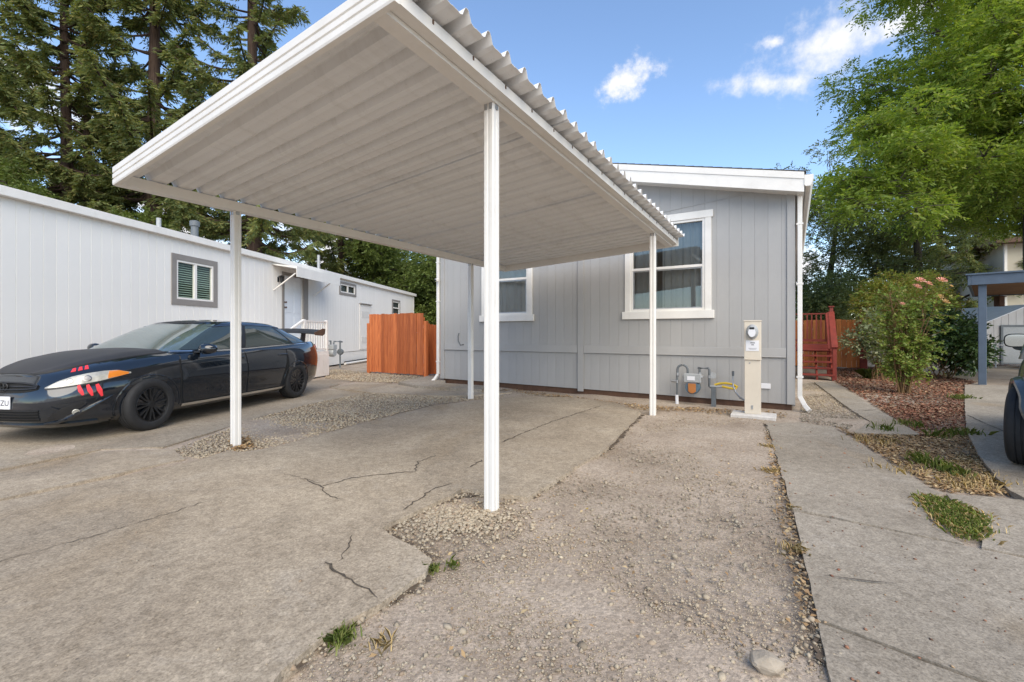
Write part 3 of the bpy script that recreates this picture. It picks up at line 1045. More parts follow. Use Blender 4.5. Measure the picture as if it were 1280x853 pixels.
def build_carport():
    cpt = thing('carport', 'white metal carport with corrugated roof on four posts before the grey house', 'carport', cp(0, 0), HROT)
    inv = Matrix.Rotation(-HROT, 4, 'Z') @ Matrix.Translation(-cp(0, 0))

    def q(u, v, z):
        return inv @ cp(u, v, z)
    VL = 3.52
    U0, U1 = -1.075, 5.62
    BD = 0.115                                   # beam depth
    s = 0.043
    for u, v, hf in ((0, 0.0, hr), (4.53, 0.0, hr), (0, VL, hl), (4.42, VL - 0.02, hl)):
        mb = MB()
        zt = hf(u) + 0.004
        r = 0.008
        prof = [(-s, -s + r), (-s + r, -s), (-0.012, -s), (-0.008, -s + 0.006), (0.008, -s + 0.006), (0.012, -s), (s - r, -s), (s, -s + r),
                (s, -0.012), (s - 0.006, -0.008), (s - 0.006, 0.008), (s, 0.012), (s, s - r), (s - r, s), (0.012, s), (0.008, s - 0.006), (-0.008, s - 0.006), (-0.012, s), (-s + r, s), (-s, s - r),
                (-s, 0.012), (-s + 0.006, 0.008), (-s + 0.006, -0.008), (-s, -0.012)]
        p = q(u, v, 0)
        mb.prism([(p.x + a, p.y + b) for a, b in prof], -0.05, zt)
        post = mb.build('post', M['white'], cpt)
        br = MB()
        for sx in (-1, 1):
            br.box((p.x + sx * s * 0.5 - 0.012, p.y - s - 0.004, zt - 0.045), (p.x + sx * s * 0.5 + 0.012, p.y - s, zt + 0.012))
            br.box((p.x + sx * (s + 0.001) - 0.002, p.y - 0.02, zt - 0.04), (p.x + sx * (s + 0.001) + 0.002, p.y + 0.02, zt + 0.01))
        br.build('bracket', M['steel'], post)
    # beams: open channels, run as lofted profiles
    def loft(name, prof, f, mat, us=(U0, U1), n=12):
        mb = MB()
        rows = []
        for i in range(n + 1):
            u = us[0] + (us[1] - us[0]) * i / n
            rows.append([f(u, a, b) for a, b in prof] + [f(u, *prof[0])])
        mb.grid(rows)
        k = len(prof)
        mb.add([f(us[0], a, b) for a, b in prof], [tuple(range(k))])
        mb.add([f(us[1], a, b) for a, b in prof], [tuple(range(k))])
        return mb.build(name, mat, cpt)
    loft('beam', [(-0.055, 0), (0.05, 0), (0.05, BD), (0.044, BD), (0.044, 0.006), (-0.049, 0.006), (-0.049, BD), (-0.055, BD)], lambda u, a, b: q(u, a, hr(u) + b), M['white_trim'])
    loft('beam', [(-0.05, 0), (0.055, 0), (0.055, 0.03), (0.062, 0.045), (0.055, BD - 0.015), (0.044, BD - 0.015), (0.044, 0.006), (-0.044, 0.006), (-0.044, BD - 0.015), (-0.05, BD - 0.015)],
         lambda u, a, b: q(u, VL - 0.03 + a, hl(u) + b), M['white_trim'])
    gut = loft('gutter', [(-0.058, 0.03), (-0.058, 0.034), (-0.125, 0.034), (-0.132, 0.045), (-0.132, 0.098), (-0.118, 0.098), (-0.118, 0.104), (-0.137, 0.104), (-0.137, 0.03)],
               lambda u, a, b: q(u, a, hr(u) + b), M['white_trim'])
    mb = MB()
    for i in range(18):
        u = U0 + 0.28 + i * 0.385
        p = q(u, -0.1385, hr(u) + 0.088)
        mb.box((p.x - 0.001, p.y - 0.006, p.z - 0.012), (p.x + 0.003, p.y + 0.006, p.z + 0.012))
    kind(mb.build('gutter_screw', M['brown'], gut), 'stuff')
    # fascia across the front: ribbed box
    prof = [(0.0, 0.0), (-0.035, 0.0), (-0.040, 0.012), (-0.040, 0.048), (-0.030, 0.052), (-0.030, 0.060), (-0.040, 0.064), (-0.040, 0.100), (-0.030, 0.104), (-0.030, 0.112), (-0.040, 0.116), (-0.040, 0.165), (-0.030, 0.175), (0.012, 0.178), (0.012, 0.170), (0.0, 0.165)]
    for name, u, sg in (('fascia', U0, 1), ('fascia', U1, -1)):
        mb = MB()
        rows = []
        for v in (-0.16, 0.5, 1.2, 1.9, 2.6, 3.2, VL - 0.03):
            t = min(1.0, max(-0.06, v / VL))
            z = hr(u) + (hl(u) - hr(u)) * t
            rows.append([q(u + sg * a, v, z + b - 0.012) for a, b in prof] + [q(u + sg * prof[0][0], v, z + prof[0][1] - 0.012)])
        mb.grid(rows)
        k = len(prof)
        mb.add(rows[0][:-1], [tuple(range(k))])
        mb.add(rows[-1][:-1], [tuple(range(k))])
        mb.build(name, M['white_trim'], cpt)
    # roof sheets, ribs running across from beam to beam
    per = 0.2245
    ribs = [(0.0, 0.0), (0.10, -0.004), (0.16, 0.0), (0.40, 0.0), (0.46, -0.004), (0.52, 0.0), (0.575, 0.006), (0.63, 0.034), (0.685, 0.058), (0.72, 0.064), (0.80, 0.064), (0.835, 0.058), (0.89, 0.034), (0.945, 0.006)]
    nper = 4
    u = U0 + 0.03
    k = 0
    while u < U1 - 0.03:
        us = []
        for i in range(nper):
            for a, b in ribs:
                us.append((u + (i + a) * per, b))
        us.append((u + nper * per + 0.035, 0.0))
        us = [(min(a, U1 - 0.01), b) for a, b in us if a < U1]
        vv = np.linspace(-0.27, VL + 0.0, 13)
        top, bot = [], []
        sag = 0.012
        lift = 0.007 if k % 2 else 0.0
        for (uu, b) in us:
            ra, rb = [], []
            for v in vv:
                t = v / VL
                z = hr(uu) + BD + 0.002 + (hl(uu) - 0.015 - hr(uu)) * t - sag * math.sin(PI * min(1, max(0, t))) + b + lift
                ra.append(q(uu, v, z + 0.002))
                rb.append(q(uu, v, z))
            top.append(ra)
            bot.append(rb)
        mb = MB()
        mb.grid(top)
        mb.grid(bot)
        mb.grid([[r[0] for r in top], [r[0] for r in bot]])
        mb.grid([[r[-1] for r in top], [r[-1] for r in bot]])
        mb.grid([top[0], bot[0]])
        mb.grid([top[-1], bot[-1]])
        mb.build('roof_sheet', M['roof_sheet'], cpt, smooth=True, weld=True, angle=24)
        u += nper * per
        k += 1
    # clips where each rib sits on the left beam
    mb = MB()
    u = U0 + 0.03 + per * 0.72
    while u < U1:
        p = q(u, VL + 0.05, hl(u) + BD - 0.012)
        mb.box((p.x - 0.02, p.y - 0.035, p.z), (p.x + 0.02, p.y - 0.03, p.z + 0.02))
        u += per
    kind(mb.build('rib_clip', M['white'], cpt), 'stuff')
    return cpt


build_carport()


# ------------------------------------------------------------------ walls of boards
def siding(parent, x0, x1, zlo, zhi, step, mat, openings=(), name='siding_board', y=0.0, groove=0.005, depth=0.004, start=None, wall=0.09):
    """shiplapped vertical boards on the plane y, looking to -y; zhi may be a function of x"""
    hi = zhi if callable(zhi) else (lambda x: zhi)
    lo = zlo if callable(zlo) else (lambda x: zlo)
    cache = {}
    x = x0 if start is None else start
    while x < x1 - 1e-6:
        xa, xb = max(x, x0), min(x + step, x1)
        if xb - xa > 0.004:
            cuts = [xa, xb]
            for o in openings:
                for e in (o[0], o[1]):
                    if xa + 0.002 < e < xb - 0.002:
                        cuts.append(e)
            cuts.sort()
            for a, b in zip(cuts, cuts[1:]):
                mid = (a + b) / 2
                spans = [(None, None)]
                os_ = sorted([(o[2], o[3]) for o in openings if o[0] - 1e-6 < mid < o[1] + 1e-6])
                zs = [None]
                for oz in os_:
                    zs += [oz[0], oz[1]]
                zs.append(None)
                for i in range(0, len(zs), 2):
                    zl0, zl1 = (lo(a), lo(b)) if zs[i] is None else (zs[i], zs[i])
                    zh0, zh1 = (hi(a), hi(b)) if zs[i + 1] is None else (zs[i + 1], zs[i + 1])
                    if min(zh0 - zl0, zh1 - zl1) < 0.01:
                        continue
                    g = groove if a == xa else 0.0
                    w = b - a
                    key = (round(w, 4), round(zl0, 4), round(zl1, 4), round(zh0, 4), round(zh1, 4), g)
                    base = Vector((a, y, 0))
                    if key in cache:
                        o2 = bpy.data.objects.new(name, cache[key])
                        COL.objects.link(o2)
                        o2.parent = parent
                        o2.location = base
                        continue
                    prof = [(0, wall), (0, 0), (g, 0), (g + (0.003 if g else 0), -depth), (w, -depth), (w, wall)]

                    def zz(px, l0, l1):
                        return l0 + (l1 - l0) * px / w
                    n = len(prof)
                    vs = [(px, py, zz(px, zl0, zl1)) for px, py in prof] + [(px, py, zz(px, zh0, zh1)) for px, py in prof]
                    fs = [tuple(range(n - 1, -1, -1)), tuple(range(n, 2 * n))] + [(i_, (i_ + 1) % n, n + (i_ + 1) % n, n + i_) for i_ in range(n)]
                    o2 = MB().add(vs, fs).build(name, mat, parent)
                    o2.location = base
                    cache[key] = o2.data
        x += step


def curtain(parent, x0, x1, z0, z1, y, mat, folds=9, amp=0.018):
    mb = MB()
    n = folds * 8
    ph = random.uniform(0, 6)
    rows = []
    for k in range(2):
        z = (z0, z1)[k]
        rows.append([(x0 + (x1 - x0) * i / n, y + amp * math.sin(i / n * folds * 2 * PI + ph) + amp * 0.4 * math.sin(i / n * folds * 3.3 * PI), z) for i in range(n + 1)])
    mb.grid(rows)
    return mb.build('curtain', mat, parent, smooth=True)


def frame_bars(mb, x0, x1, z0, z1, w, ya, yb, wb=None, wt=None):
    wb, wt = wb or w, wt or w
    mb.box((x0, ya, z0), (x0 + w, yb, z1))
    mb.box((x1 - w, ya, z0), (x1, yb, z1))
    mb.box((x0 + w, ya, z0), (x1 - w, yb, z0 + wb))
    mb.box((x0 + w, ya, z1 - wt), (x1 - w, yb, z1))


# ------------------------------------------------------------------ grey house
HO = cp(6.245, 5.82)


def build_grey_house():
    h = thing('mobile_home', 'grey sided mobile home with white trimmed windows facing the street beyond the carport', 'house', HO, HROT)
    Wd, Ln = 7.74, 15.0
    EV, SL = 3.72, 0.235                       # wall height at the eave and roof slope
    mid = Wd / 2

    def gable(x):
        return EV + SL * (mid - abs(x - mid))

    def base(x):
        return 0.135 - 0.045 * x / Wd
    TR = 0.90                                  # belt line
    wr = (4.93, 6.34, 1.72, 3.42)              # opening of the right window
    wl = (1.40, 2.60, 1.72, 3.42)
    ops = [wr, wl]
    siding(h, 0.12, Wd - 0.12, TR, gable, 0.2032, M['grey_siding'], ops, start=0.02)
    siding(h, 0.12, Wd - 0.12, base, TR + 0.002, 0.2032, M['grey_skirt'], (), 'skirting_board', y=0.012, start=0.02)
    # belt trim, in two lengths with the seam board of the double unit between
    for a, b in ((0.13, mid - 0.07), (mid + 0.07, Wd - 0.13)):
        mb = MB()
        mb.box((a, -0.020, TR - 0.012), (b, -0.011, TR + 0.135))
        mb.box((a, -0.026, TR - 0.022), (b, -0.002, TR - 0.008))
        mb.build('belt_trim', M['grey_siding'], h, bevel=0.003)
    boxo('seam_board', (mid - 0.065, -0.030, base(mid) - 0.05), (mid + 0.065, -0.012, gable(mid) - 0.02), M['grey_skirt'], h, 0.004)
    for a in (0.0, Wd - 0.12):
        mb = MB()
        mb.box((a, -0.030, base(a)), (a + 0.12, 0.09, EV + 0.02))
        mb.build('corner_board', M['grey_siding'], h, bevel=0.004)
    # diagonal seam of a gable sheet on the right
    mb = MB()
    mb.bar((5.2, -0.012, 3.60), (7.6, -0.012, 3.80), 0.012, 0.006, up=(0, -1, 0))
    mb.build('sheet_seam', M['grey_skirt'], h)
    # other walls
    mb = MB()
    for x in (0.0, Wd - 0.09):
        mb.box((x, 0.10, 0.05), (x + 0.09, Ln, EV))
    mb.add([(0, Ln, 0.05), (Wd, Ln, 0.05), (Wd, Ln, EV), (mid, Ln, gable(mid)), (0, Ln, EV)], [(0, 1, 2, 3, 4)])
    mb.build('wall', M['grey_siding'], h)
    mb = MB()
    mb.box((0.1, 0.12, 0.86), (Wd - 0.1, Ln - 0.1, 0.88))
    mb.box((0.1, 3.4, 0.9), (Wd - 0.1, 3.5, EV - 0.05))
    mb.box((0.1, 0.12, EV - 0.04), (Wd - 0.1, Ln - 0.1, EV - 0.02))
    mb.build('inside_lining', M['room'], h)
    boxo('foundation', (0.05, 0.05, -0.05), (Wd - 0.05, 0.18, 0.22), M['brown'], h)
    # roof with overhangs
    ov, oe = 0.32, 0.11

    def rz(x):
        return EV + 0.10 + SL * (mid - abs(x - mid)) if True else 0
    mb = MB()
    th = 0.10
    for sgn in (-1, 1):
        xe = mid + sgn * (mid + oe)
        pts = [(mid, -ov), (xe, -ov), (xe, Ln + ov), (mid, Ln + ov)]
        vs = [(x, y, rz(x) + th) for x, y in pts] + [(x, y, rz(x)) for x, y in pts]
        mb.add(vs, [(0, 1, 2, 3), (7, 6, 5, 4), (0, 4, 5, 1), (1, 5, 6, 2), (2, 6, 7, 3)])
    roof = mb.build('roof', M['white_trim'], h)
    # courses of shingles on the two slopes
    for sgn in (-1, 1):
        mb = MB()
        nrow = 26
        run = mid + oe + 0.02
        for i in range(nrow):
            a, b = run * i / nrow, run * (i + 1) / nrow + 0.02
            xa, xb = mid + sgn * a, mid + sgn * b
            za, zb = rz(xa) + th, rz(xb) + th
            y = -ov - 0.02
            vs = []
            for yy in (y, Ln + ov):
                vs += [(xa, yy, za + 0.002), (xb, yy, zb + 0.004), (xb, yy, zb + 0.018), (xa, yy, za + 0.010)]
            mb.add(vs, [(0, 1, 2, 3), (7, 6, 5, 4), (0, 4, 5, 1), (1, 5, 6, 2), (2, 6, 7, 3), (3, 7, 4, 0)])
        kind(mb.build('shingles', M['roof_dark'], roof), 'stuff')
    # barge boards on the gable
    for sgn in (-1, 1):
        xe = mid + sgn * (mid + oe + 0.01)
        mb = MB()
        for y0, y1, d0, d1 in ((-ov - 0.018, -ov - 0.002, -0.23, th - 0.01), (-ov - 0.03, -ov - 0.018, -0.02, th - 0.012)):
            vs = []
            for yy in (y0, y1):
                vs += [(mid, yy, rz(mid) + d0), (xe, yy, rz(xe) + d0), (xe, yy, rz(xe) + d1), (mid, yy, rz(mid) + d1)]
            mb.add(vs, [(0, 1, 2, 3), (7, 6, 5, 4), (0, 4, 5, 1), (1, 5, 6, 2), (2, 6, 7, 3), (3, 7, 4, 0)])
        mb.build('barge_board', M['white_trim'], h)
        # soffit under the rake
        mb = MB()
        vs = []
        for yy in (-ov, 0.02):
            vs += [(mid, yy, rz(mid) - 0.21), (xe, yy, rz(xe) - 0.21), (xe, yy, rz(xe) - 0.20), (mid, yy, rz(mid) - 0.20)]
        mb.add(vs, [(0, 1, 2, 3), (7, 6, 5, 4), (0, 4, 5, 1), (1, 5, 6, 2), (2, 6, 7, 3), (3, 7, 4, 0)])
        mb.build('soffit', M['white_trim'], h)
        # eave gutter seen end on
        x = xe + sgn * 0.002
        pr = [(0, 0.06), (0, -0.10), (0.02, -0.125), (0.085, -0.125), (0.10, -0.09), (0.125, -0.02), (0.125, 0.05), (0.115, 0.05), (0.112, -0.01), (0.09, -0.08), (0.08, -0.115), (0.02, -0.115), (0.01, -0.10), (0.01, 0.06)]
        rows = [[(x + sgn * a, yy, rz(xe) + b - 0.02) for a, b in pr] + [(x + sgn * pr[0][0], yy, rz(xe) + pr[0][1] - 0.02)] for yy in (-ov - 0.03, Ln + ov)]
        mb = MB().grid(rows)
        mb.add([(x + sgn * a, -ov - 0.029, rz(xe) + b - 0.02) for a, b in pr[:7]] , [tuple(range(7))])
        mb.build('gutter', M['white_trim'], h)
        mb = MB()
        mb.box((min(xe, xe - sgn * (oe - 0.02)), -ov, rz(xe) - 0.20), (max(xe, xe - sgn * (oe - 0.02)), Ln, rz(xe) - 0.18))
        mb.build('soffit', M['white_trim'], h)
        # downspout with its elbow and straps
        xd = xe - sgn * 0.055
        mb = MB()
        k = 0.034
        zt = rz(xe) - 0.14
        path_ = [(xd, -0.03, zt), (xd, -0.03, 0.34), (xd, -0.03, 0.24), (xd + sgn * 0.07, -0.10, 0.10), (xd + sgn * 0.13, -0.17, 0.03)]
        for a, b in zip(path_, path_[1:]):
            mb.bar(a, b, k * 2, k * 1.9, up=(0, 1, 0))
        d = mb.build('downspout', M['white_trim'], h, bevel=0.005)
        for z in (0.55, 2.1, 3.1):
            boxo('strap', (xd - 0.05, -0.066, z), (xd + 0.05, 0.0, z + 0.03), M['white_trim'], d)
    # windows
    def window(op, cur):
        x0, x1, z0, z1 = op
        w = holder('window', (0, 0, 0), h)
        mb = MB()
        mb.box((x0 - 0.10, -0.036, z0 + 0.0), (x0 + 0.012, -0.011, z1 + 0.0))
        mb.box((x1 - 0.012, -0.036, z0 + 0.0), (x1 + 0.10, -0.011, z1 + 0.0))
        mb.box((x0 - 0.13, -0.042, z1), (x1 + 0.13, -0.011, z1 + 0.135))
        mb.build('casing', M['white_trim'], w, bevel=0.004)
        mb = MB()
        mb.box((x0 - 0.15, -0.060, z0 - 0.15), (x1 + 0.15, -0.011, z0))
        mb.build('sill', M['white_trim'], w, bevel=0.005)
        mb = MB()
        frame_bars(mb, x0 + 0.012, x1 - 0.012, z0, z1, 0.045, -0.022, 0.055)
        zm = (z0 + z1) / 2 - 0.02
        mb.box((x0 + 0.057, -0.018, zm - 0.025), (x1 - 0.057, 0.045, zm + 0.025))
        mb.build('sash', M['white_trim'], w, bevel=0.003)
        mb = MB()
        frame_bars(mb, x0 + 0.060, x1 - 0.060, z0 + 0.046, zm - 0.027, 0.022, -0.004, 0.03)
        mb.build('screen_frame', M['steel'], w)
        for a, b in ((z0 + 0.03, zm), (zm, z1 - 0.03)):
            y = 0.012 if a < zm else 0.030
            MB().add([(x0 + 0.03, y, a), (x1 - 0.03, y, a), (x1 - 0.03, y, b), (x0 + 0.03, y, b)], [(0, 1, 2, 3)]).build('pane', M['pane'], w)
        for a, b, f in cur:
            curtain(w, a, b, z0 - 0.1, z1 + 0.05, 0.17, M['curtain'], f)
    window(wr, ((4.80, 5.42, 5), (5.52, 6.45, 8)))
    window(wl, ((1.3, 2.7, 11),))
    # vent plate on the skirting, loop of cable, pipe lug, camera
    boxo('vent_plate', (7.74 - 0.56, -0.018, 0.335), (7.74 - 0.36, -0.001, 0.425), M['paper'], h, 0.004)
    mb = MB()
    mb.tube([(0.60, -0.016, 1.30), (0.575, -0.02, 1.22), (0.58, -0.02, 1.10), (0.66, -0.03, 1.00), (0.76, -0.03, 1.02)], 0.012, 6)
    mb.build('cable', M['pipe'], h, smooth=True)
    mb = MB()
    mb.bar((0.0, -0.10, 2.66), (0.0, -0.20, 2.64), 0.075, 0.07)
    camo = mb.build('camera_body', M['white'], h, bevel=0.01)
    MB().lathe([(0.0, 0), (0.026, 0), (0.026, 0.01), (0, 0.012)], (0, -1, 0), (0.0, -0.20, 2.64), 14).build('lens', M['black_plastic'], camo)
    return h


house = build_grey_house()


def build_pedestal():
    # electric meter pedestal
    g = G(940.5, 519, 0.03)
    t = thing('meter_pedestal', 'tall beige metal pedestal with round electric meter on a pale pad before the grey wall', 'electric meter', (g.x, g.y, 0), HROT)
    t.scale = (0.71, 0.8, 0.985)
    pad = MB()
    pad.box((-0.42, -0.16, -0.06), (0.45, 0.34, 0.045))
    pad.build('pad', M['paver'], t, bevel=0.015)
    w = 0.155
    b = MB()
    b.box((-w, 0.02, 0.045), (w, 0.22, 0.925))
    b.build('lower_cover', M['beige'], t, bevel=0.006)
    b = MB()
    b.box((-w - 0.006, -0.005, 0.905), (w + 0.006, 0.24, 1.50))
    b.box((-w - 0.012, -0.012, 0.895), (w + 0.012, 0.24, 0.908))
    b.build('upper_cover', M['beige'], t, bevel=0.006)
    boxo('cap', (-w - 0.016, -0.016, 1.497), (w + 0.016, 0.25, 1.515), M['beige'], t, 0.004)
    m = MB()
    m.lathe([(0.0, 0), (0.115, 0), (0.118, 0.022), (0.105, 0.030), (0.098, 0.05), (0.096, 0.10), (0.088, 0.122), (0.06, 0.132), (0.0, 0.134)], (0, -1, 0), (0, -0.005, 1.335), 28)
    mt = m.build('meter', M['meter_grey'], t, smooth=True, angle=35)
    boxo('display', (-0.045, -0.143, 1.37), (0.045, -0.128, 1.405), M['black_plastic'], mt, 0.003)
    d = MB()
    d.lathe([(0.0, 0), (0.07, 0), (0.07, 0.004), (0, 0.004)], (0, -1, 0), (0, -0.137, 1.325), 24)
    d.build('dial', M['paper'], mt)
    lb = boxo('label_sheet', (-0.128, -0.012, 1.035), (0.125, -0.0065, 1.20), M['paper'], t)
    for i, (wd, z) in enumerate(((0.09, 1.155), (0.05, 1.125), (0.16, 1.075), (0.13, 1.06))):
        MB().box((-wd / 2 + 0.005, -0.0135, z), (wd / 2 + 0.005, -0.0118, z + (0.012 if i < 2 else 0.004))).build('print_line', M['ink'], lb)
    s = MB()
    s.box((-0.02, 0.008, 0.12), (0.012, 0.021, 0.18))
    s.lathe([(0, 0), (0.012, 0), (0.010, 0.01), (0, 0.012)], (0, -1, 0), (-0.05, 0.02, 0.845), 10)
    s.build('latch', M['steel'], t)
    c = MB()
    c.tube([(-0.43, 0.44, 0.62), (-0.435, 0.42, 0.52), (-0.42, 0.40, 0.42), (-0.36, 0.36, 0.33), (-0.27, 0.28, 0.26), (-0.15, 0.18, 0.225)], 0.017, 10)
    c.build('conduit', M['steel'], t, smooth=True)
    c = MB()
    c.tube([(-0.43, 0.44, 0.60), (-0.43, 0.44, 0.68)], 0.026, 10)
    c.build('conduit_collar', M['pipe'], t)


build_pedestal()


def build_gas_meter():
    c = P(865, 500, 8.28)
    t = thing('gas_meter', 'small gas meter with looping grey pipes and yellow hose against the grey wall', 'gas meter', (c.x, c.y, 0), HROT)

    def X(px):
        return (px - 865) / 569 * 8.28 * 1.12

    def Z(py):
        return EYE - (py - 417) / 569 * 8.28
    m = MB()
    m.lathe([(0, -0.085), (0.115, -0.085), (0.125, -0.05), (0.125, 0.05), (0.115, 0.085), (0, 0.085)], (0, 1, 0), (X(866), 0, Z(484)), 26)
    body = m.build('meter_body', M['meter_blue'], t, smooth=True, angle=35)
    b = MB()
    b.box((X(857), -0.10, Z(478)), (X(875), 0.09, Z(467)))
    b.box((X(855.5), -0.085, Z(472)), (X(876.5), 0.07, Z(469)))
    b.build('meter_head', M['meter_grey'], t, bevel=0.012)
    boxo('face_plate', (X(861), -0.108, Z(475)), (X(869), -0.099, Z(470)), M['paper'], body)
    o = MB()
    o.box((X(862), -0.112, Z(489)), (X(870), -0.086, Z(479)))
    o.lathe([(0, 0), (0.062, 0), (0.060, 0.03), (0, 0.032)], (0, -1, 0), (X(866), -0.086, Z(487)), 18)
    o.build('index_cover', M['rust'], t, bevel=0.004)
    p = MB()
    r = 0.021
    arc = [(X(849.5) + (X(860.5) - X(849.5)) * (1 - math.cos(a)) / 2, 0.0, Z(463) + 0.09 * math.sin(a)) for a in np.linspace(0, PI, 10)]
    p.tube([(X(849.5), 0, Z(472))] + arc + [(X(860.5), 0, Z(470))], r, 10)
    p.build('inlet_pipe', M['pipe'], t, smooth=True)
    p = MB()
    p.tube([(X(849), 0, Z(495)), (X(849), 0, Z(470))], 0.018, 10)
    p.build('riser_pipe', M['pipe'], t, smooth=True)
    p = MB()
    p.tube([(X(873), 0, Z(468)), (X(873), 0, Z(461)), (X(871), 0, Z(460)), (X(882), 0, Z(460)), (X(883), 0, Z(461.5)), (X(883), 0, Z(482)), (X(884), 0, Z(483)), (X(889), 0.02, Z(483))], r, 10)
    p.build('outlet_pipe', M['pipe'], t, smooth=True)
    p = MB()
    for px, py, a in ((849.5, 468.5, 0), (860.5, 470, 0), (873, 467, 0), (883, 470, 0), (849, 478, 0)):
        p.lathe([(0.0, 0.025), (0.030, 0.025), (0.030, -0.025), (0, -0.025)], (0, 0, 1), (X(px), 0, Z(py)), 8)
    p.lathe([(0, 0.05), (0.028, 0.05), (0.028, -0.05), (0, -0.05)], (1, 0, 0), (X(846), 0, Z(477.5)), 8)
    p.box((X(842.5), -0.012, Z(478.8)), (X(846), 0.012, Z(476)))
    p.build('valve', M['steel'], t)
    p = MB()
    p.lathe([(0, 0.018), (0.055, 0.018), (0.055, -0.018), (0, -0.018)], (0.2, -1, 0), (X(886.5), 0.02, Z(468.5)), 18)
    p.build('regulator', M['meter_grey'], t)
    p = MB()
    p.box((X(885), -0.03, -0.02), (X(889.5), 0.05, Z(482)))
    p.build('support_post', M['pipe'], t, bevel=0.006)
    p = MB()
    p.tube([(X(883), 0.0, Z(481.5)), (X(904), -0.02, Z(482))], 0.016, 8)
    p.build('service_pipe', M['meter_grey'], t, smooth=True)
    p = MB()
    p.tube([(X(888), 0.02, Z(480)), (X(893), 0.03, Z(478)), (X(899), 0.03, Z(477.2)), (X(906), 0.01, Z(478)), (X(910.5), -0.02, Z(480.5)), (X(909), -0.05, Z(483)), (X(903), -0.05, Z(482.3)), (X(896), -0.04, Z(481))], 0.020, 10)
    p.build('hose', M['yellow'], t, smooth=True)
    p = MB()
    p.tube([(X(849), 0, -0.02), (X(848.7), 0, Z(495))], 0.030, 10)
    p.build('sleeve', M['paper'], t, smooth=True)


build_gas_meter()


# ------------------------------------------------------------------ white house next door
WA = math.atan2(0.993, 0.1182)
WO = Vector((-9.24 + 0.119 * 4.0, 4.0, 0))


def wx(px):
    """distance along the white wall of photograph column px"""
    k = (px - CX) / F
    Y = -9.24 / (k - 0.119)
    return (Y - 4.0) / 0.993, Y


def wz(py, Y):
    return EYE - (py - HY) / F * Y


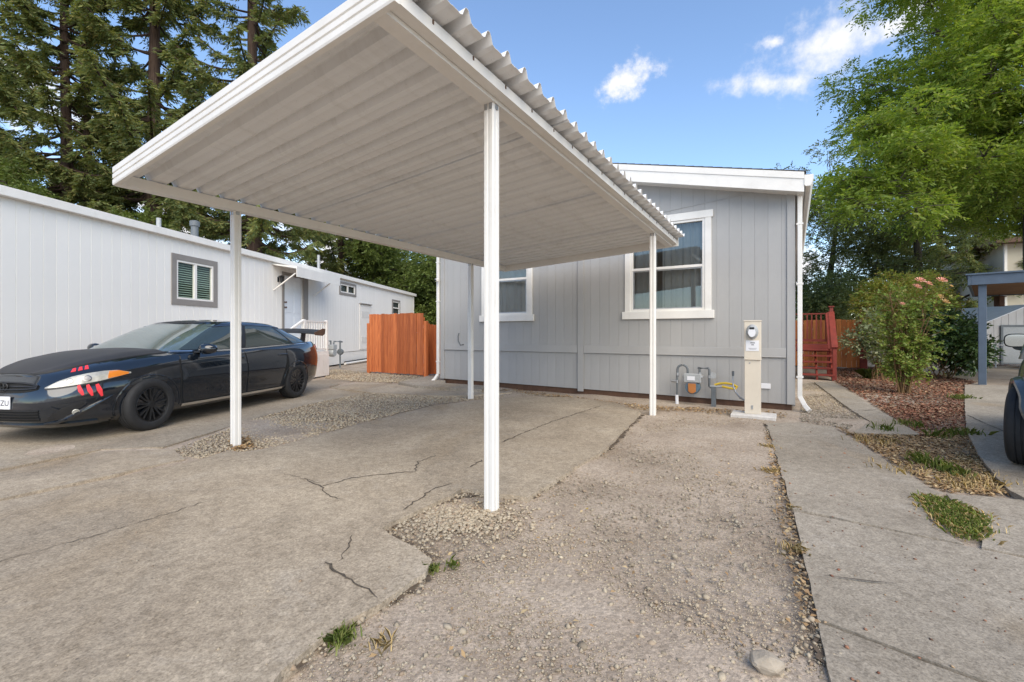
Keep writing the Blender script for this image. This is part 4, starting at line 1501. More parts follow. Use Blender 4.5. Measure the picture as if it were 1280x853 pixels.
def build_white_house():
    h = thing('mobile_home', 'long white mobile home with low flat roof beside the parked dark car', 'house', WO, WA)
    L = (27.6 - 4.0) / 0.993
    RT = EYE + 2.35
    Dp = 4.1
    xa, Ya = wx(213)
    xb, Yb = wx(271)
    w1 = (xa + 0.14, xb - 0.13, EYE + 0.81, EYE + 1.76)
    xd0, Yd = wx(353)
    xd1, Yd1 = wx(384)
    dz1 = wz(345.5, wx(365)[1])
    dz0 = dz1 - 2.05
    door = (xd0 + 0.06, xd1 - 0.30, dz0, dz1)
    xs0, Ys0 = wx(425.0)
    xs1, Ys1 = wx(443.5)
    w2 = (xs0, xs1, wz(365, Ys0) - 0.02, wz(355.0, Ys0) + 0.02)
    xf0, Yf0 = wx(490.5)
    xf1, Yf1 = wx(499.0)
    w3 = (xf0, xf1, wz(393, Yf0), wz(376.5, Yf0))
    siding(h, 0.0, L, 0.52, RT - 0.02, 0.2032, M['white_wall'], [w1, door, w2, w3], groove=0.008, depth=0.007)
    siding(h, 0.0, L, 0.04, 0.505, 0.2032 * 6, M['white_wall'], [(door[0], door[1], 0.3, 0.6)] if False else (), 'skirting_panel', y=0.02, groove=0.008, depth=0.007)
    mb = MB()
    mb.box((0, 0.10, 0.04), (0.09, Dp, RT - 0.02))
    mb.box((L - 0.09, 0.10, 0.04), (L, Dp, RT - 0.02))
    mb.box((0, Dp, 0.04), (L, Dp + 0.09, RT - 0.02))
    mb.build('wall', M['white_wall'], h)
    mb = MB()
    mb.box((0.1, 0.11, dz0 - 0.05), (L - 0.1, Dp, dz0 - 0.02))
    mb.box((0.1, 2.2, dz0), (L - 0.1, 2.25, RT - 0.1))
    mb.build('inside_lining', M['room'], h)
    mb = MB()
    mb.box((-0.05, -0.10, RT - 0.02), (L + 0.12, Dp + 0.2, RT + 0.03))
    roof = mb.build('roof', M['white'], h)
    mb = MB()
    mb.box((-0.05, -0.13, RT - 0.11), (L + 0.13, -0.10, RT + 0.045))
    mb.box((-0.05, -0.10, RT - 0.11), (L + 0.12, -0.01, RT - 0.095))
    mb.build('fascia', M['white_trim'], h, bevel=0.006)
    boxo('corner_board', (L - 0.09, -0.020, 0.04), (L + 0.012, 0.10, RT - 0.11), M['white_trim'], h)
    for px, py0, py1, r, kind_ in ((206, 265, 284, 0.05, 0), (252, 268, 299, 0.085, 1), (408, 311, 340, 0.05, 0)):
        x, Y = wx(px)
        x += 0.4
        zt = RT + (0.42, 0.62, 0.75)[(206, 252, 408).index(px)]
        v = MB()
        if kind_:
            prof = [(r * 1.35, RT), (r * 1.3, RT + 0.20), (r, RT + 0.22), (r, zt - 0.15), (r * 1.35, zt - 0.14), (r * 1.35, zt - 0.02), (r * 0.9, zt), (0, zt)]
        else:
            prof = [(r * 1.9, RT), (r * 1.4, RT + 0.10), (r, RT + 0.13), (r, zt), (r * 0.7, zt), (r * 0.7, zt - 0.1)]
        v.lathe(prof, (0, 0, 1), (x, 0.55, 0), 14)
        v.build('vent_pipe', M['pipe'] if kind_ else M['meter_grey'], roof, smooth=True, angle=30)
    # windows
    def window(op, trim, blinds, split):
        x0, x1, z0, z1 = op
        w = holder('window', (0, 0, 0), h)
        mb = MB()
        frame_bars(mb, x0 - trim, x1 + trim, z0 - trim, z1 + trim, trim + 0.01, -0.030, -0.008)
        mb.build('casing', M['grey_trim'], w, bevel=0.004)
        mb = MB()
        frame_bars(mb, x0 + 0.01, x1 - 0.01, z0 + 0.01, z1 - 0.01, 0.045, -0.020, 0.05)
        if split == 'v':
            xm = (x0 + x1) / 2
            mb.box((xm - 0.04, -0.018, z0 + 0.055), (xm + 0.04, 0.045, z1 - 0.055))
        else:
            zm = (z0 + z1) / 2
            mb.box((x0 + 0.055, -0.018, zm - 0.03), (x1 - 0.055, 0.045, zm + 0.03))
        mb.build('sash', M['white_trim'], w, bevel=0.003)
        MB().add([(x0 + 0.03, 0.016, z0 + 0.03), (x1 - 0.03, 0.016, z0 + 0.03), (x1 - 0.03, 0.016, z1 - 0.03), (x0 + 0.03, 0.016, z1 - 0.03)], [(0, 1, 2, 3)]).build('pane', M['pane_shade'], w)
        if blinds:
            n = int((z1 - z0) / 0.055)
            me = None
            for i in range(n):
                z = z0 + 0.03 + i * 0.055
                if me is None:
                    s_ = MB().box((x0 + 0.02, -0.022, -0.0015), (x1 - 0.02, 0.022, 0.0015)).build('blind_slat', M['blind'], w)
                    me = s_.data
                else:
                    s_ = bpy.data.objects.new('blind_slat', me)
                    COL.objects.link(s_)
                    s_.parent = w
                s_.location = (0, 0.085, z)
                s_.rotation_euler = (R(38), 0, 0)
        else:
            boxo('shade', (x0, 0.08, z0), (x1, 0.085, z1), M['room'], w)
    window(w1, 0.13, True, 'v')
    window(w2, 0.09, False, 'v')
    window(w3, 0.09, False, 'h')
    # door with six raised panels
    d = holder('door', (0, 0, 0), h)
    x0, x1, z0, z1 = door
    mb = MB()
    mb.box((x0 - 0.10, -0.028, z0 - 0.02), (x0 + 0.015, -0.006, z1 + 0.09))
    mb.box((x1 - 0.015, -0.060, z0 - 0.02), (x1 + 0.27, -0.006, z1 + 0.09))
    mb.box((x0 + 0.015, -0.030, z1 - 0.015), (x1 - 0.015, -0.006, z1 + 0.09))
    mb.build('casing', M['grey_trim'], d, bevel=0.004)
    boxo('leaf', (x0 + 0.015, 0.025, z0), (x1 - 0.015, 0.06, z1 - 0.015), M['door'], d)
    wdr = x1 - x0
    for cx_ in (0.27, 0.73):
        for za, zb in ((0.09, 0.34), (0.40, 0.74), (0.80, 0.93)):
            xm = x0 + wdr * cx_
            mb = MB()
            mb.box((xm - wdr * 0.165, 0.016, z0 + 2.05 * za), (xm + wdr * 0.165, 0.026, z0 + 2.05 * zb))
            mb.build('door_panel', M['door'], d, bevel=0.008)
    mb = MB()
    for zz in (0.98, 1.15):
        mb.lathe([(0, 0), (0.03, 0), (0.03, 0.01), (0.014, 0.014), (0.014, 0.04), (0.03, 0.05), (0.028, 0.075), (0, 0.08)], (0, -1, 0), (x0 + 0.09, 0.026, z0 + zz), 12)
    mb.build('handle', M['brown'], d, smooth=True)
    # awning over the door with two struts
    aw = holder('awning', (0, 0, 0), h)
    ax0, Yx = wx(337)
    ax1, _ = wx(424.5)
    # the awning stands out from the wall, so its front edge runs nearer
    ax0, ax1 = xd0 - 0.55, xd1 + 0.75
    zt = RT - 0.16
    mb = MB()
    pro = 0.85
    vs = []
    for x in (ax0, ax1):
        vs += [(x, -0.01, zt), (x, -pro, zt - 0.10), (x, -pro, zt - 0.42), (x, -pro + 0.015, zt - 0.42), (x, -pro + 0.02, zt - 0.16), (x, -0.01, zt - 0.03)]
    mb.add(vs, [(0, 1, 2, 3, 4, 5), (11, 10, 9, 8, 7, 6)] + [(i, (i + 1) % 6, 6 + (i + 1) % 6, 6 + i) for i in range(6)])
    mb.build('awning_sheet', M['white_trim'], aw)
    for x in (ax0 + 0.10, ax1 - 0.35):
        mb = MB()
        mb.bar((x, -0.012, zt - 0.82), (x, -pro + 0.10, zt - 0.30), 0.05, 0.03)
        mb.build('strut', M['white_trim'], aw)
    # wall lantern left of the door
    mb = MB()
    lx = xd0 - 0.22
    lz = z1 - 0.22
    mb.lathe([(0.0, 0.16), (0.03, 0.15), (0.075, 0.10), (0.085, 0.09), (0.06, 0.085), (0.05, -0.07), (0.035, -0.09), (0, -0.10)], (0, 0, 1), (lx, -0.13, lz), 6)
    mb.box((lx - 0.05, -0.012, lz - 0.06), (lx + 0.05, -0.006, lz + 0.10))
    mb.bar((lx, -0.012, lz + 0.12), (lx, -0.13, lz + 0.15), 0.02)
    mb.build('lantern', M['black_plastic'], h)
    # service hatch
    hx0, hY = wx(449)
    hx1, _ = wx(463)
    z1h, z0h = wz(380, hY), wz(437, hY)
    hb = MB()
    hb.box((hx0, -0.030, z0h), (hx1, -0.008, z1h))
    hat = hb.build('hatch', M['white_trim'], h, bevel=0.006)
    hb = MB()
    hb.box((hx0 - 0.02, -0.09, z1h), (hx1 + 0.02, -0.008, z1h + 0.04))
    hb.build('hood', M['grey_trim'], hat)
    for za in (0.15, 0.72):
        hb = MB()
        dz = z1h - z0h
        for i in range(5):
            z = z0h + dz * za + i * 0.06
            hb.box((hx0 + 0.15, -0.045, z), (hx1 - 0.2, -0.031, z + 0.03))
        kind(hb.build('louvres', M['white_wall'], hat), 'stuff')
    # drain pipes along the foot of the wall
    px0, pY = wx(428)
    px1, _ = wx(461)
    mb = MB()
    mb.tube([(px0, -0.12, 0.09), (px1 + 1.0, -0.12, 0.13)], 0.05, 10)
    mb.build('waste_pipe', M['black_plastic'], h, smooth=True)
    mb = MB()
    mb.tube([(px0 - 0.3, -0.26, 0.06), (px1 + 1.0, -0.26, 0.10)], 0.045, 10)
    mb.build('rain_pipe', M['white'], h, smooth=True)
    return h, door, xd0, xd1, ax0


wh, wdoor, xd0, xd1, _ax = build_white_house()


def build_porch():
    # steps and railing at the white house door
    t = thing('porch_steps', 'white porch landing with slatted railing below the white door behind the car', 'steps', WO, WA)
    x0, x1, yo, dz = 7.9, 10.15, -2.0, 0.76
    boxo('landing', (x0, yo, dz - 0.09), (x1, -0.02, dz), M['white'], t)
    n = 7
    for i in range(n):
        a = x0 + (x1 - x0) * i / n
        boxo('skirt_board', (a + 0.006, yo - 0.02, 0.03), (a + (x1 - x0) / n - 0.006, yo - 0.001, dz - 0.092), M['white'], t)
    for i in range(6):
        a = yo + 1.9 * i / 6
        boxo('skirt_board', (x1 + 0.001, a + 0.006, 0.03), (x1 + 0.02, a + 1.9 / 6 - 0.006, dz - 0.092), M['white'], t)
    for x in (8.9, x1 - 0.05):
        boxo('post', (x - 0.045, yo, dz + 0.001), (x + 0.045, yo + 0.09, dz + 0.92), M['white'], t, 0.006)
    rz = dz + 0.90
    boxo('rail', (8.945, yo + 0.01, rz - 0.04), (x1 - 0.095, yo + 0.08, rz), M['white'], t)
    boxo('rail', (8.945, yo + 0.02, dz + 0.05), (x1 - 0.095, yo + 0.06, dz + 0.09), M['white'], t)
    for i in range(8):
        x = 9.06 + 0.90 * i / 7
        boxo('baluster', (x - 0.02, yo + 0.025, dz + 0.091), (x + 0.02, yo + 0.055, rz - 0.041), M['white'], t)
    for i in range(3):
        z = dz - 0.19 - i * 0.19
        boxo('tread', (x0 - 0.28 * (i + 1), yo, z - 0.05), (x0 - 0.28 * i - 0.002, yo + 1.2, z), M['white'], t, 0.004)
    mb = MB()
    mb.bar((8.85, yo + 0.04, rz - 0.02), (7.1, yo + 0.04, rz - 0.80), 0.07, 0.05)
    mb.build('handrail', M['white'], t)


build_porch()


def build_far_meter():
    p = G(420, 468)
    t = thing('gas_meter', 'grey pipe cluster of the gas meter at the far end of the white house', 'gas meter', (p.x - 0.75, p.y + 1.6, 0), WA)
    m = MB()
    m.lathe([(0, -0.10), (0.13, -0.10), (0.15, -0.06), (0.15, 0.06), (0.13, 0.10), (0, 0.10)], (0, 1, 0), (0, 0, 0.62), 18)
    m.build('meter_body', M['meter_grey'], t, smooth=True, angle=35)
    m = MB()
    m.box((-0.14, -0.11, 0.72), (0.14, 0.11, 0.90))
    m.build('meter_head', M['meter_grey'], t, bevel=0.02)
    m = MB()
    m.tube([(-0.1, 0, 0.9), (-0.1, 0, 1.02), (-0.35, 0, 1.04), (-0.36, 0, 0.02)], 0.03, 8)
    m.build('inlet_pipe', M['pipe'], t, smooth=True)
    m = MB()
    m.tube([(0.1, 0, 0.9), (0.12, 0, 1.0), (0.55, 0, 1.0), (0.7, 0, 0.98)], 0.03, 8)
    m.tube([(0.56, 0, 1.0), (0.56, 0, 0.05)], 0.03, 8)
    m.build('outlet_pipe', M['pipe'], t, smooth=True)
    m = MB()
    m.lathe([(0, -0.07), (0.10, -0.07), (0.12, 0), (0.10, 0.07), (0, 0.07)], (1, 0, 0), (0.58, 0, 0.62), 12)
    m.build('regulator', M['pipe'], t)


build_far_meter()


# ------------------------------------------------------------------ fences of planks
def fence(name, label, a, b, hgt, mat, pw=0.14, rails=True, step_h=0.012, post_mat='plank', posts=(), side=-1, gap=0.007, z0=0.04, dog=False):
    a, b = Vector(a), Vector(b)
    L = (b - a).length
    t = thing(name, label, 'fence' if name != 'gate' else 'gate', a, math.atan2((b - a).y, (b - a).x))
    n = int(round(L / pw))
    pw = L / n
    for i in range(n):
        h = hgt + random.uniform(-step_h, step_h)
        y = random.uniform(-0.007, 0.007)
        zb = z0 + random.uniform(-0.012, 0.012)
        mb = MB()
        c = 0.018 if dog else 0.0
        x0, x1 = gap / 2, pw - gap / 2
        w = x1 - x0
        pr = [(-w / 2, zb), (w / 2, zb), (w / 2, h - c), (w / 2 - c, h), (-w / 2 + c, h), (-w / 2, h - c)] if dog else [(-w / 2, zb), (w / 2, zb), (w / 2, h), (-w / 2, h)]
        k = len(pr)
        vs = [(x, -0.009, z) for x, z in pr] + [(x, 0.009, z) for x, z in pr]
        mb.add(vs, [tuple(range(k)), tuple(range(2 * k - 1, k - 1, -1))] + [(j, k + j, k + (j + 1) % k, (j + 1) % k) for j in range(k)])
        o = mb.build('plank', mat, t)
        o.location = (i * pw + pw / 2, y, 0)
        o.rotation_euler = (0, R(random.uniform(-0.25, 0.25)), R(random.uniform(-1.2, 1.2)))
    if rails:
        for z in (0.3, hgt * 0.55, hgt - 0.22):
            boxo('rail', (0, 0.015, z), (L, 0.055, z + 0.09), mat, t)
    for px, w, hh in posts:
        boxo('post', (px - w / 2, 0.012, -0.1), (px + w / 2, 0.012 + w, hh), M[post_mat], t, 0.004)
    return t


ga, gb = G(462, 467), Vector((0, 0, 0))
gb = ga + HX * 2.32
fence('gate', 'orange stained plank gate panel standing open between the white and grey houses', ga, gb, 1.90, M['plank'], 0.135, posts=((-0.10, 0.10, 1.62), (2.36, 0.10, 1.66)), z0=0.06)
fa = gb - HX * 0.45 + HU * 0.60
fence('plank_fence', 'low orange plank fence between the open gate and the grey house corner', fa, fa + HX * 1.6, 1.56, M['plank'], 0.14, posts=((0.02, 0.09, 1.6),))
# right-hand fence behind the red steps
fb = Vector((10.2, 18.1, 0))
fence('plank_fence', 'orange plank fence behind the red steps, ending at the leafy bushes', fb, fb + HX * 2.95, 1.80, M['plank_back'], 0.15, posts=(), step_h=0.02)
fp = fb + HX * 3.0
fpo = MB()
fpo.box((-0.11, -0.13, -0.05), (0.11, 0.09, 2.02))
fpo.box((-0.13, -0.15, 2.02), (0.13, 0.11, 2.06))
o = fpo.build('fence_post', M['red_wood'], bevel=0.01)
o.location = fp
o.rotation_euler = (0, 0, HROT)
tag(o, 'dark red square post at the bush end of the orange fence', 'post')


def build_red_steps():
    # local frame: x along the house front, y away from the street; starts at the house's right corner
    c = HO + HX * 7.74
    t = thing('steps', 'dark red wooden steps with slanting handrail beside the grey house corner', 'steps', c, HROT)
    x0, x1 = 0.10, 0.94
    y0 = 6.1
    n = 5
    rise, run = 0.165, 0.27
    for i in range(n):
        z = 0.12 + i * rise
        y = y0 + i * run
        boxo('tread', (x0, y, z), (x1, y + 0.30, z + 0.042), M['red_wood'], t, 0.004)
    for x in (x0 + 0.02, x0 + 0.42, x1 - 0.06):
        mb = MB()
        vs = []
        for xx in (x, x + 0.04):
            vs += [(xx, y0 + 0.02, 0.0), (xx, y0 + 0.02, 0.118), (xx, y0 + n * run, 0.118 + (n - 1) * rise), (xx, y0 + n * run, 0.118 + (n - 1) * rise - 0.26), (xx, y0 + 0.3, 0.0)]
        mb.add(vs, [(0, 1, 2, 3, 4), (9, 8, 7, 6, 5)] + [(j, 5 + j, 5 + (j + 1) % 5, (j + 1) % 5) for j in range(5)])
        mb.build('stringer', M['red_wood'], t)
    dz = 0.12 + n * rise
    yd = y0 + n * run
    for i in range(9):
        boxo('deck_board', (x0 - 0.05, yd + i * 0.14, dz - 0.03), (x1 + 0.05, yd + i * 0.14 + 0.132, dz + 0.01), M['red_wood'], t, 0.004)
    boxo('rim_board', (x0 - 0.05, yd - 0.03, dz - 0.20), (x1 + 0.05, yd - 0.004, dz + 0.008), M['red_wood'], t)
    for x, y, z1 in ((x1, y0 + 0.10, 0.92), (x1, yd + 0.02, dz + 1.12), (x1, yd + 1.2, dz + 1.02)):
        p = MB()
        p.box((x - 0.045, y - 0.045, -0.05), (x + 0.045, y + 0.045, z1))
        p.build('post', M['red_wood'], t, bevel=0.006)
    p = MB()
    p.box((x1 - 0.075, yd - 0.055, dz + 1.122), (x1 + 0.075, yd + 0.095, dz + 1.155))
    p.build('post_cap', M['red_wood'], t, bevel=0.008)
    p = MB()
    p.bar((x1, y0 + 0.02, 0.90), (x1, yd + 0.0, dz + 0.98), 0.14, 0.04)
    p.build('handrail', M['red_wood'], t)
    p = MB()
    p.bar((x1 - 0.12, y0 + 0.1, 0.84), (x1 - 0.12, yd + 0.0, dz + 0.92), 0.04, 0.09)
    p.build('handrail', M['red_wood'], t)
    yb = yd + 1.22
    p = MB()
    p.box((x0 - 0.05, yb, dz + 0.96), (x1 - 0.05, yb + 0.09, dz + 1.0))
    p.build('rail', M['red_wood'], t)
    p = MB()
    p.box((x0 - 0.05, yb + 0.02, dz + 0.08), (x1 - 0.05, yb + 0.06, dz + 0.16))
    p.build('rail', M['red_wood'], t)
    for i in range(7):
        x = x0 + 0.0 + i * 0.125
        boxo('baluster', (x, yb + 0.02, dz + 0.16), (x + 0.035, yb + 0.055, dz + 0.96), M['red_wood'], t)


build_red_steps()


# ------------------------------------------------------------------ right-hand neighbour
def build_blue_carport():
    b = G(1228, 481)
    a = Vector((0.72, 0.69, 0)).normalized()
    r = math.atan2(a.y, a.x)
    t = thing('carport', 'blue grey wooden carport with brown underside at the right edge', 'carport', b, r)
    # local x runs away from the street, local y to the left
    dz = 2.52
    Lx, Wy = 5.4, 3.4
    for x, y in ((0, 0), (Lx - 0.5, 0), (0, -Wy), (Lx - 0.5, -Wy)):
        boxo('post', (x - 0.075, y - 0.075, -0.05), (x + 0.075, y + 0.075, dz), M['blue'], t, 0.008)
    for x in (-0.16, Lx - 0.3):
        boxo('beam', (x, -Wy - 0.25, dz - 0.01), (x + 0.06, 0.20, dz + 0.24), M['blue'], t, 0.005)
    for y in (0.20, -Wy - 0.31):
        boxo('beam', (-0.16, y, dz - 0.01), (Lx - 0.24, y + 0.06, dz + 0.24), M['blue'], t, 0.005)
    boxo('ceiling', (-0.10, -Wy - 0.25, dz + 0.02), (Lx - 0.3, 0.20, dz + 0.05), M['brown_ply'], t)
    boxo('roof', (-0.20, -Wy - 0.35, dz + 0.242), (Lx - 0.2, 0.30, dz + 0.28), M['blue'], t)
    bp = Vector((Lx - 0.7, 0.0 - 0.35, 0))
    w = (Matrix.Translation(b) @ Matrix.Rotation(r, 4, 'Z')) @ bp
    mb = MB()
    mb.box((-0.09, -0.09, -0.30), (0.09, 0.09, 0.0))
    mb.box((-0.12, -0.12, 0.0), (0.12, 0.12, 0.03))
    mb.bar((0, 0, 0.03), (0, 0, 0.09), 0.02)
    o = mb.build('hanging_box', M['brown'], bevel=0.01)
    o.location = (w.x, w.y, dz - 0.075)
    tag(o, 'small brown box hanging under the blue carport roof before the shed', 'box')


build_blue_carport()


def build_shed():
    Y = 18.5
    x0 = P(1233, 0, Y).x
    x1 = x0 + 2.9
    t = thing('shed', 'pale metal garden shed with gabled white roof behind the blue carport', 'shed', (x0, Y, 0), R(-8))
    w = x1 - x0
    ze, zr = 1.75, 2.42
    D = 3.2
    n = 11
    for i in range(n):
        a, b = w * i / n, w * (i + 1) / n
        def zz(x):
            return ze + (zr - ze) * (1 - abs(x - w / 2) / (w / 2))
        cuts = [a, b] if not (a < w / 2 < b) else [a, w / 2, b]
        vs, k = [], len(cuts)
        for y in (0.0, 0.03):
            vs += [(a + 0.006, y, 0.02), (b - 0.006, y, 0.02)] + [(min(max(x, a + 0.006), b - 0.006), y, zz(x)) for x in reversed(cuts)]
        m = k + 2
        MB().add(vs, [tuple(range(m)), tuple(range(2 * m - 1, m - 1, -1))] + [(j, m + j, m + (j + 1) % m, (j + 1) % m) for j in range(m)]).build('wall_panel', M['shed'], t)
    mb = MB()
    mb.box((0.0, 0.032, 0), (0.04, D, ze))
    mb.box((w - 0.04, 0.032, 0), (w, D, ze))
    mb.box((0, D, 0), (w, D + 0.03, ze))
    mb.build('wall', M['shed'], t)
    for s, (xa, xb) in enumerate(((-0.12, w / 2), (w + 0.12, w / 2))):
        mb = MB()
        for i in range(14):
            ya, yb = -0.12 + (D + 0.2) * i / 14, -0.12 + (D + 0.2) * (i + 0.94) / 14
            za = ze - 0.05
            vs = [(xa, ya, za), (xb, ya, zr + 0.0), (xb, yb, zr), (xa, yb, za), (xa, ya, za + 0.04), (xb, ya, zr + 0.04), (xb, yb, zr + 0.04), (xa, yb, za + 0.04)]
            mb.add(vs, [(3, 2, 1, 0), (4, 5, 6, 7), (0, 1, 5, 4), (1, 2, 6, 5), (2, 3, 7, 6), (3, 0, 4, 7)])
        mb.build('roof', M['shed_roof'], t)
    d = boxo('door', (0.55, -0.05, 0.03), (1.75, -0.002, 1.55), M['meter_grey'], t)
    mb = MB()
    frame_bars(mb, 0.47, 1.83, 0.03, 1.63, 0.08, -0.07, -0.051)
    mb.build('frame', M['pipe'], d)
    boxo('vent', (1.42, -0.03, 2.02), (1.62, -0.002, 2.12), M['pipe'], t)
    # chain link fence in front of it
    f = thing('wire_fence', 'wire fence with grey top rail between the bushes and the shed', 'fence', (x0 - 0.9, Y - 1.2, 0), R(-8))
    for i in range(4):
        mb = MB()
        mb.tube([(i * 1.2, 0, 0), (i * 1.2, 0, 0.84)], 0.025, 8)
        mb.build('post', M['steel'], f)
    mb = MB()
    mb.tube([(0, 0, 0.84), (3.7, 0, 0.84)], 0.022, 8)
    mb.build('rail', M['steel'], f)
    mb = MB()
    k = 0
    for i in range(52):
        x = i * 0.07
        mb.bar((x, -0.004, 0.05), (min(3.7, x + 0.78), -0.004, 0.05 + min(0.78, 3.7 - x)), 0.005)
        mb.bar((x, 0.004, min(0.83, 0.05 + x if x < 0.78 else 0.83)), (min(3.7, x + 0.78), 0.004, 0.05), 0.005) if x >= 0 else None
    kind(mb.build('wire_mesh', M['steel'], f), 'stuff')
    flakes('bark_mulch', scatter([(x0 - 0.2, Y - 1.6), (x0 + 2.2, Y - 1.9), (x0 + 2.2, Y - 0.5), (x0 - 0.2, Y - 0.2)], 900), 0.12, 0.06, 0.03, 0.4, 'chips')


build_shed()


def build_beige_house():
    Y = 27.0
    x0 = P(1256, 0, Y).x
    t = thing('house', 'beige two storey house with dark eaves behind the blue carport', 'house', (x0, Y, 0), R(-20))
    H_ = EYE + 112 * Y / F
    wd, dp = 8.0, 7.0
    mb = MB()
    mb.box((0, 0, 0), (wd, dp, H_))
    mb.build('wall', M['stucco'], t)
    mb = MB()
    e = 0.75
    z = H_ - 0.02
    vs = [(-e, -e, z), (wd + e, -e, z), (wd + e, dp + e, z), (-e, dp + e, z), (-e, -e, z + 0.16), (wd + e, -e, z + 0.16), (wd + e, dp + e, z + 0.16), (-e, dp + e, z + 0.16), (dp / 2, dp / 2, z + 1.1), (wd - dp / 2, dp / 2, z + 1.1)]
    mb.add(vs, [(3, 2, 1, 0), (0, 1, 5, 4), (1, 2, 6, 5), (2, 3, 7, 6), (3, 0, 4, 7), (4, 5, 9, 8), (6, 7, 8, 9), (5, 6, 9), (7, 4, 8)])
    mb.build('roof', M['brown'], t)
    mb = MB()
    mb.box((-0.03, -0.03, 0), (0.10, 0.10, H_ - 0.03))
    mb.build('corner_trim', M['white'], t)
    for x in (1.6, 4.8):
        w = boxo('window', (x, -0.05, 3.6), (x + 1.3, -0.005, 4.9), M['white'], t)
        boxo('pane', (x + 0.07, -0.06, 3.67), (x + 1.23, -0.051, 4.83), M['black_plastic'], w)


build_beige_house()

# ------------------------------------------------------------------ vehicles
def lerp_tab(tab, x):
    xs = [p[0] for p in tab]
    ys = [p[1] for p in tab]
    return float(np.interp(x, xs, ys))


def smooth_tab(tab, x):
    """cubic (Catmull-Rom) interpolation through a table"""
    n = len(tab)
    if x <= tab[0][0]:
        return tab[0][1]
    if x >= tab[-1][0]:
        return tab[-1][1]
    for i in range(n - 1):
        if tab[i][0] <= x <= tab[i + 1][0]:
            break
    x0, y0 = tab[i]
    x1, y1 = tab[i + 1]
    d = (y1 - y0) / (x1 - x0)
    ma = d if i == 0 else (y1 - tab[i - 1][1]) / (x1 - tab[i - 1][0])
    mb_ = d if i == n - 2 else (tab[i + 2][1] - y0) / (tab[i + 2][0] - x0)
    h = x1 - x0
    t = (x - x0) / h
    return (2 * t ** 3 - 3 * t * t + 1) * y0 + (t ** 3 - 2 * t * t + t) * h * ma + (-2 * t ** 3 + 3 * t * t) * y1 + (t ** 3 - t * t) * h * mb_


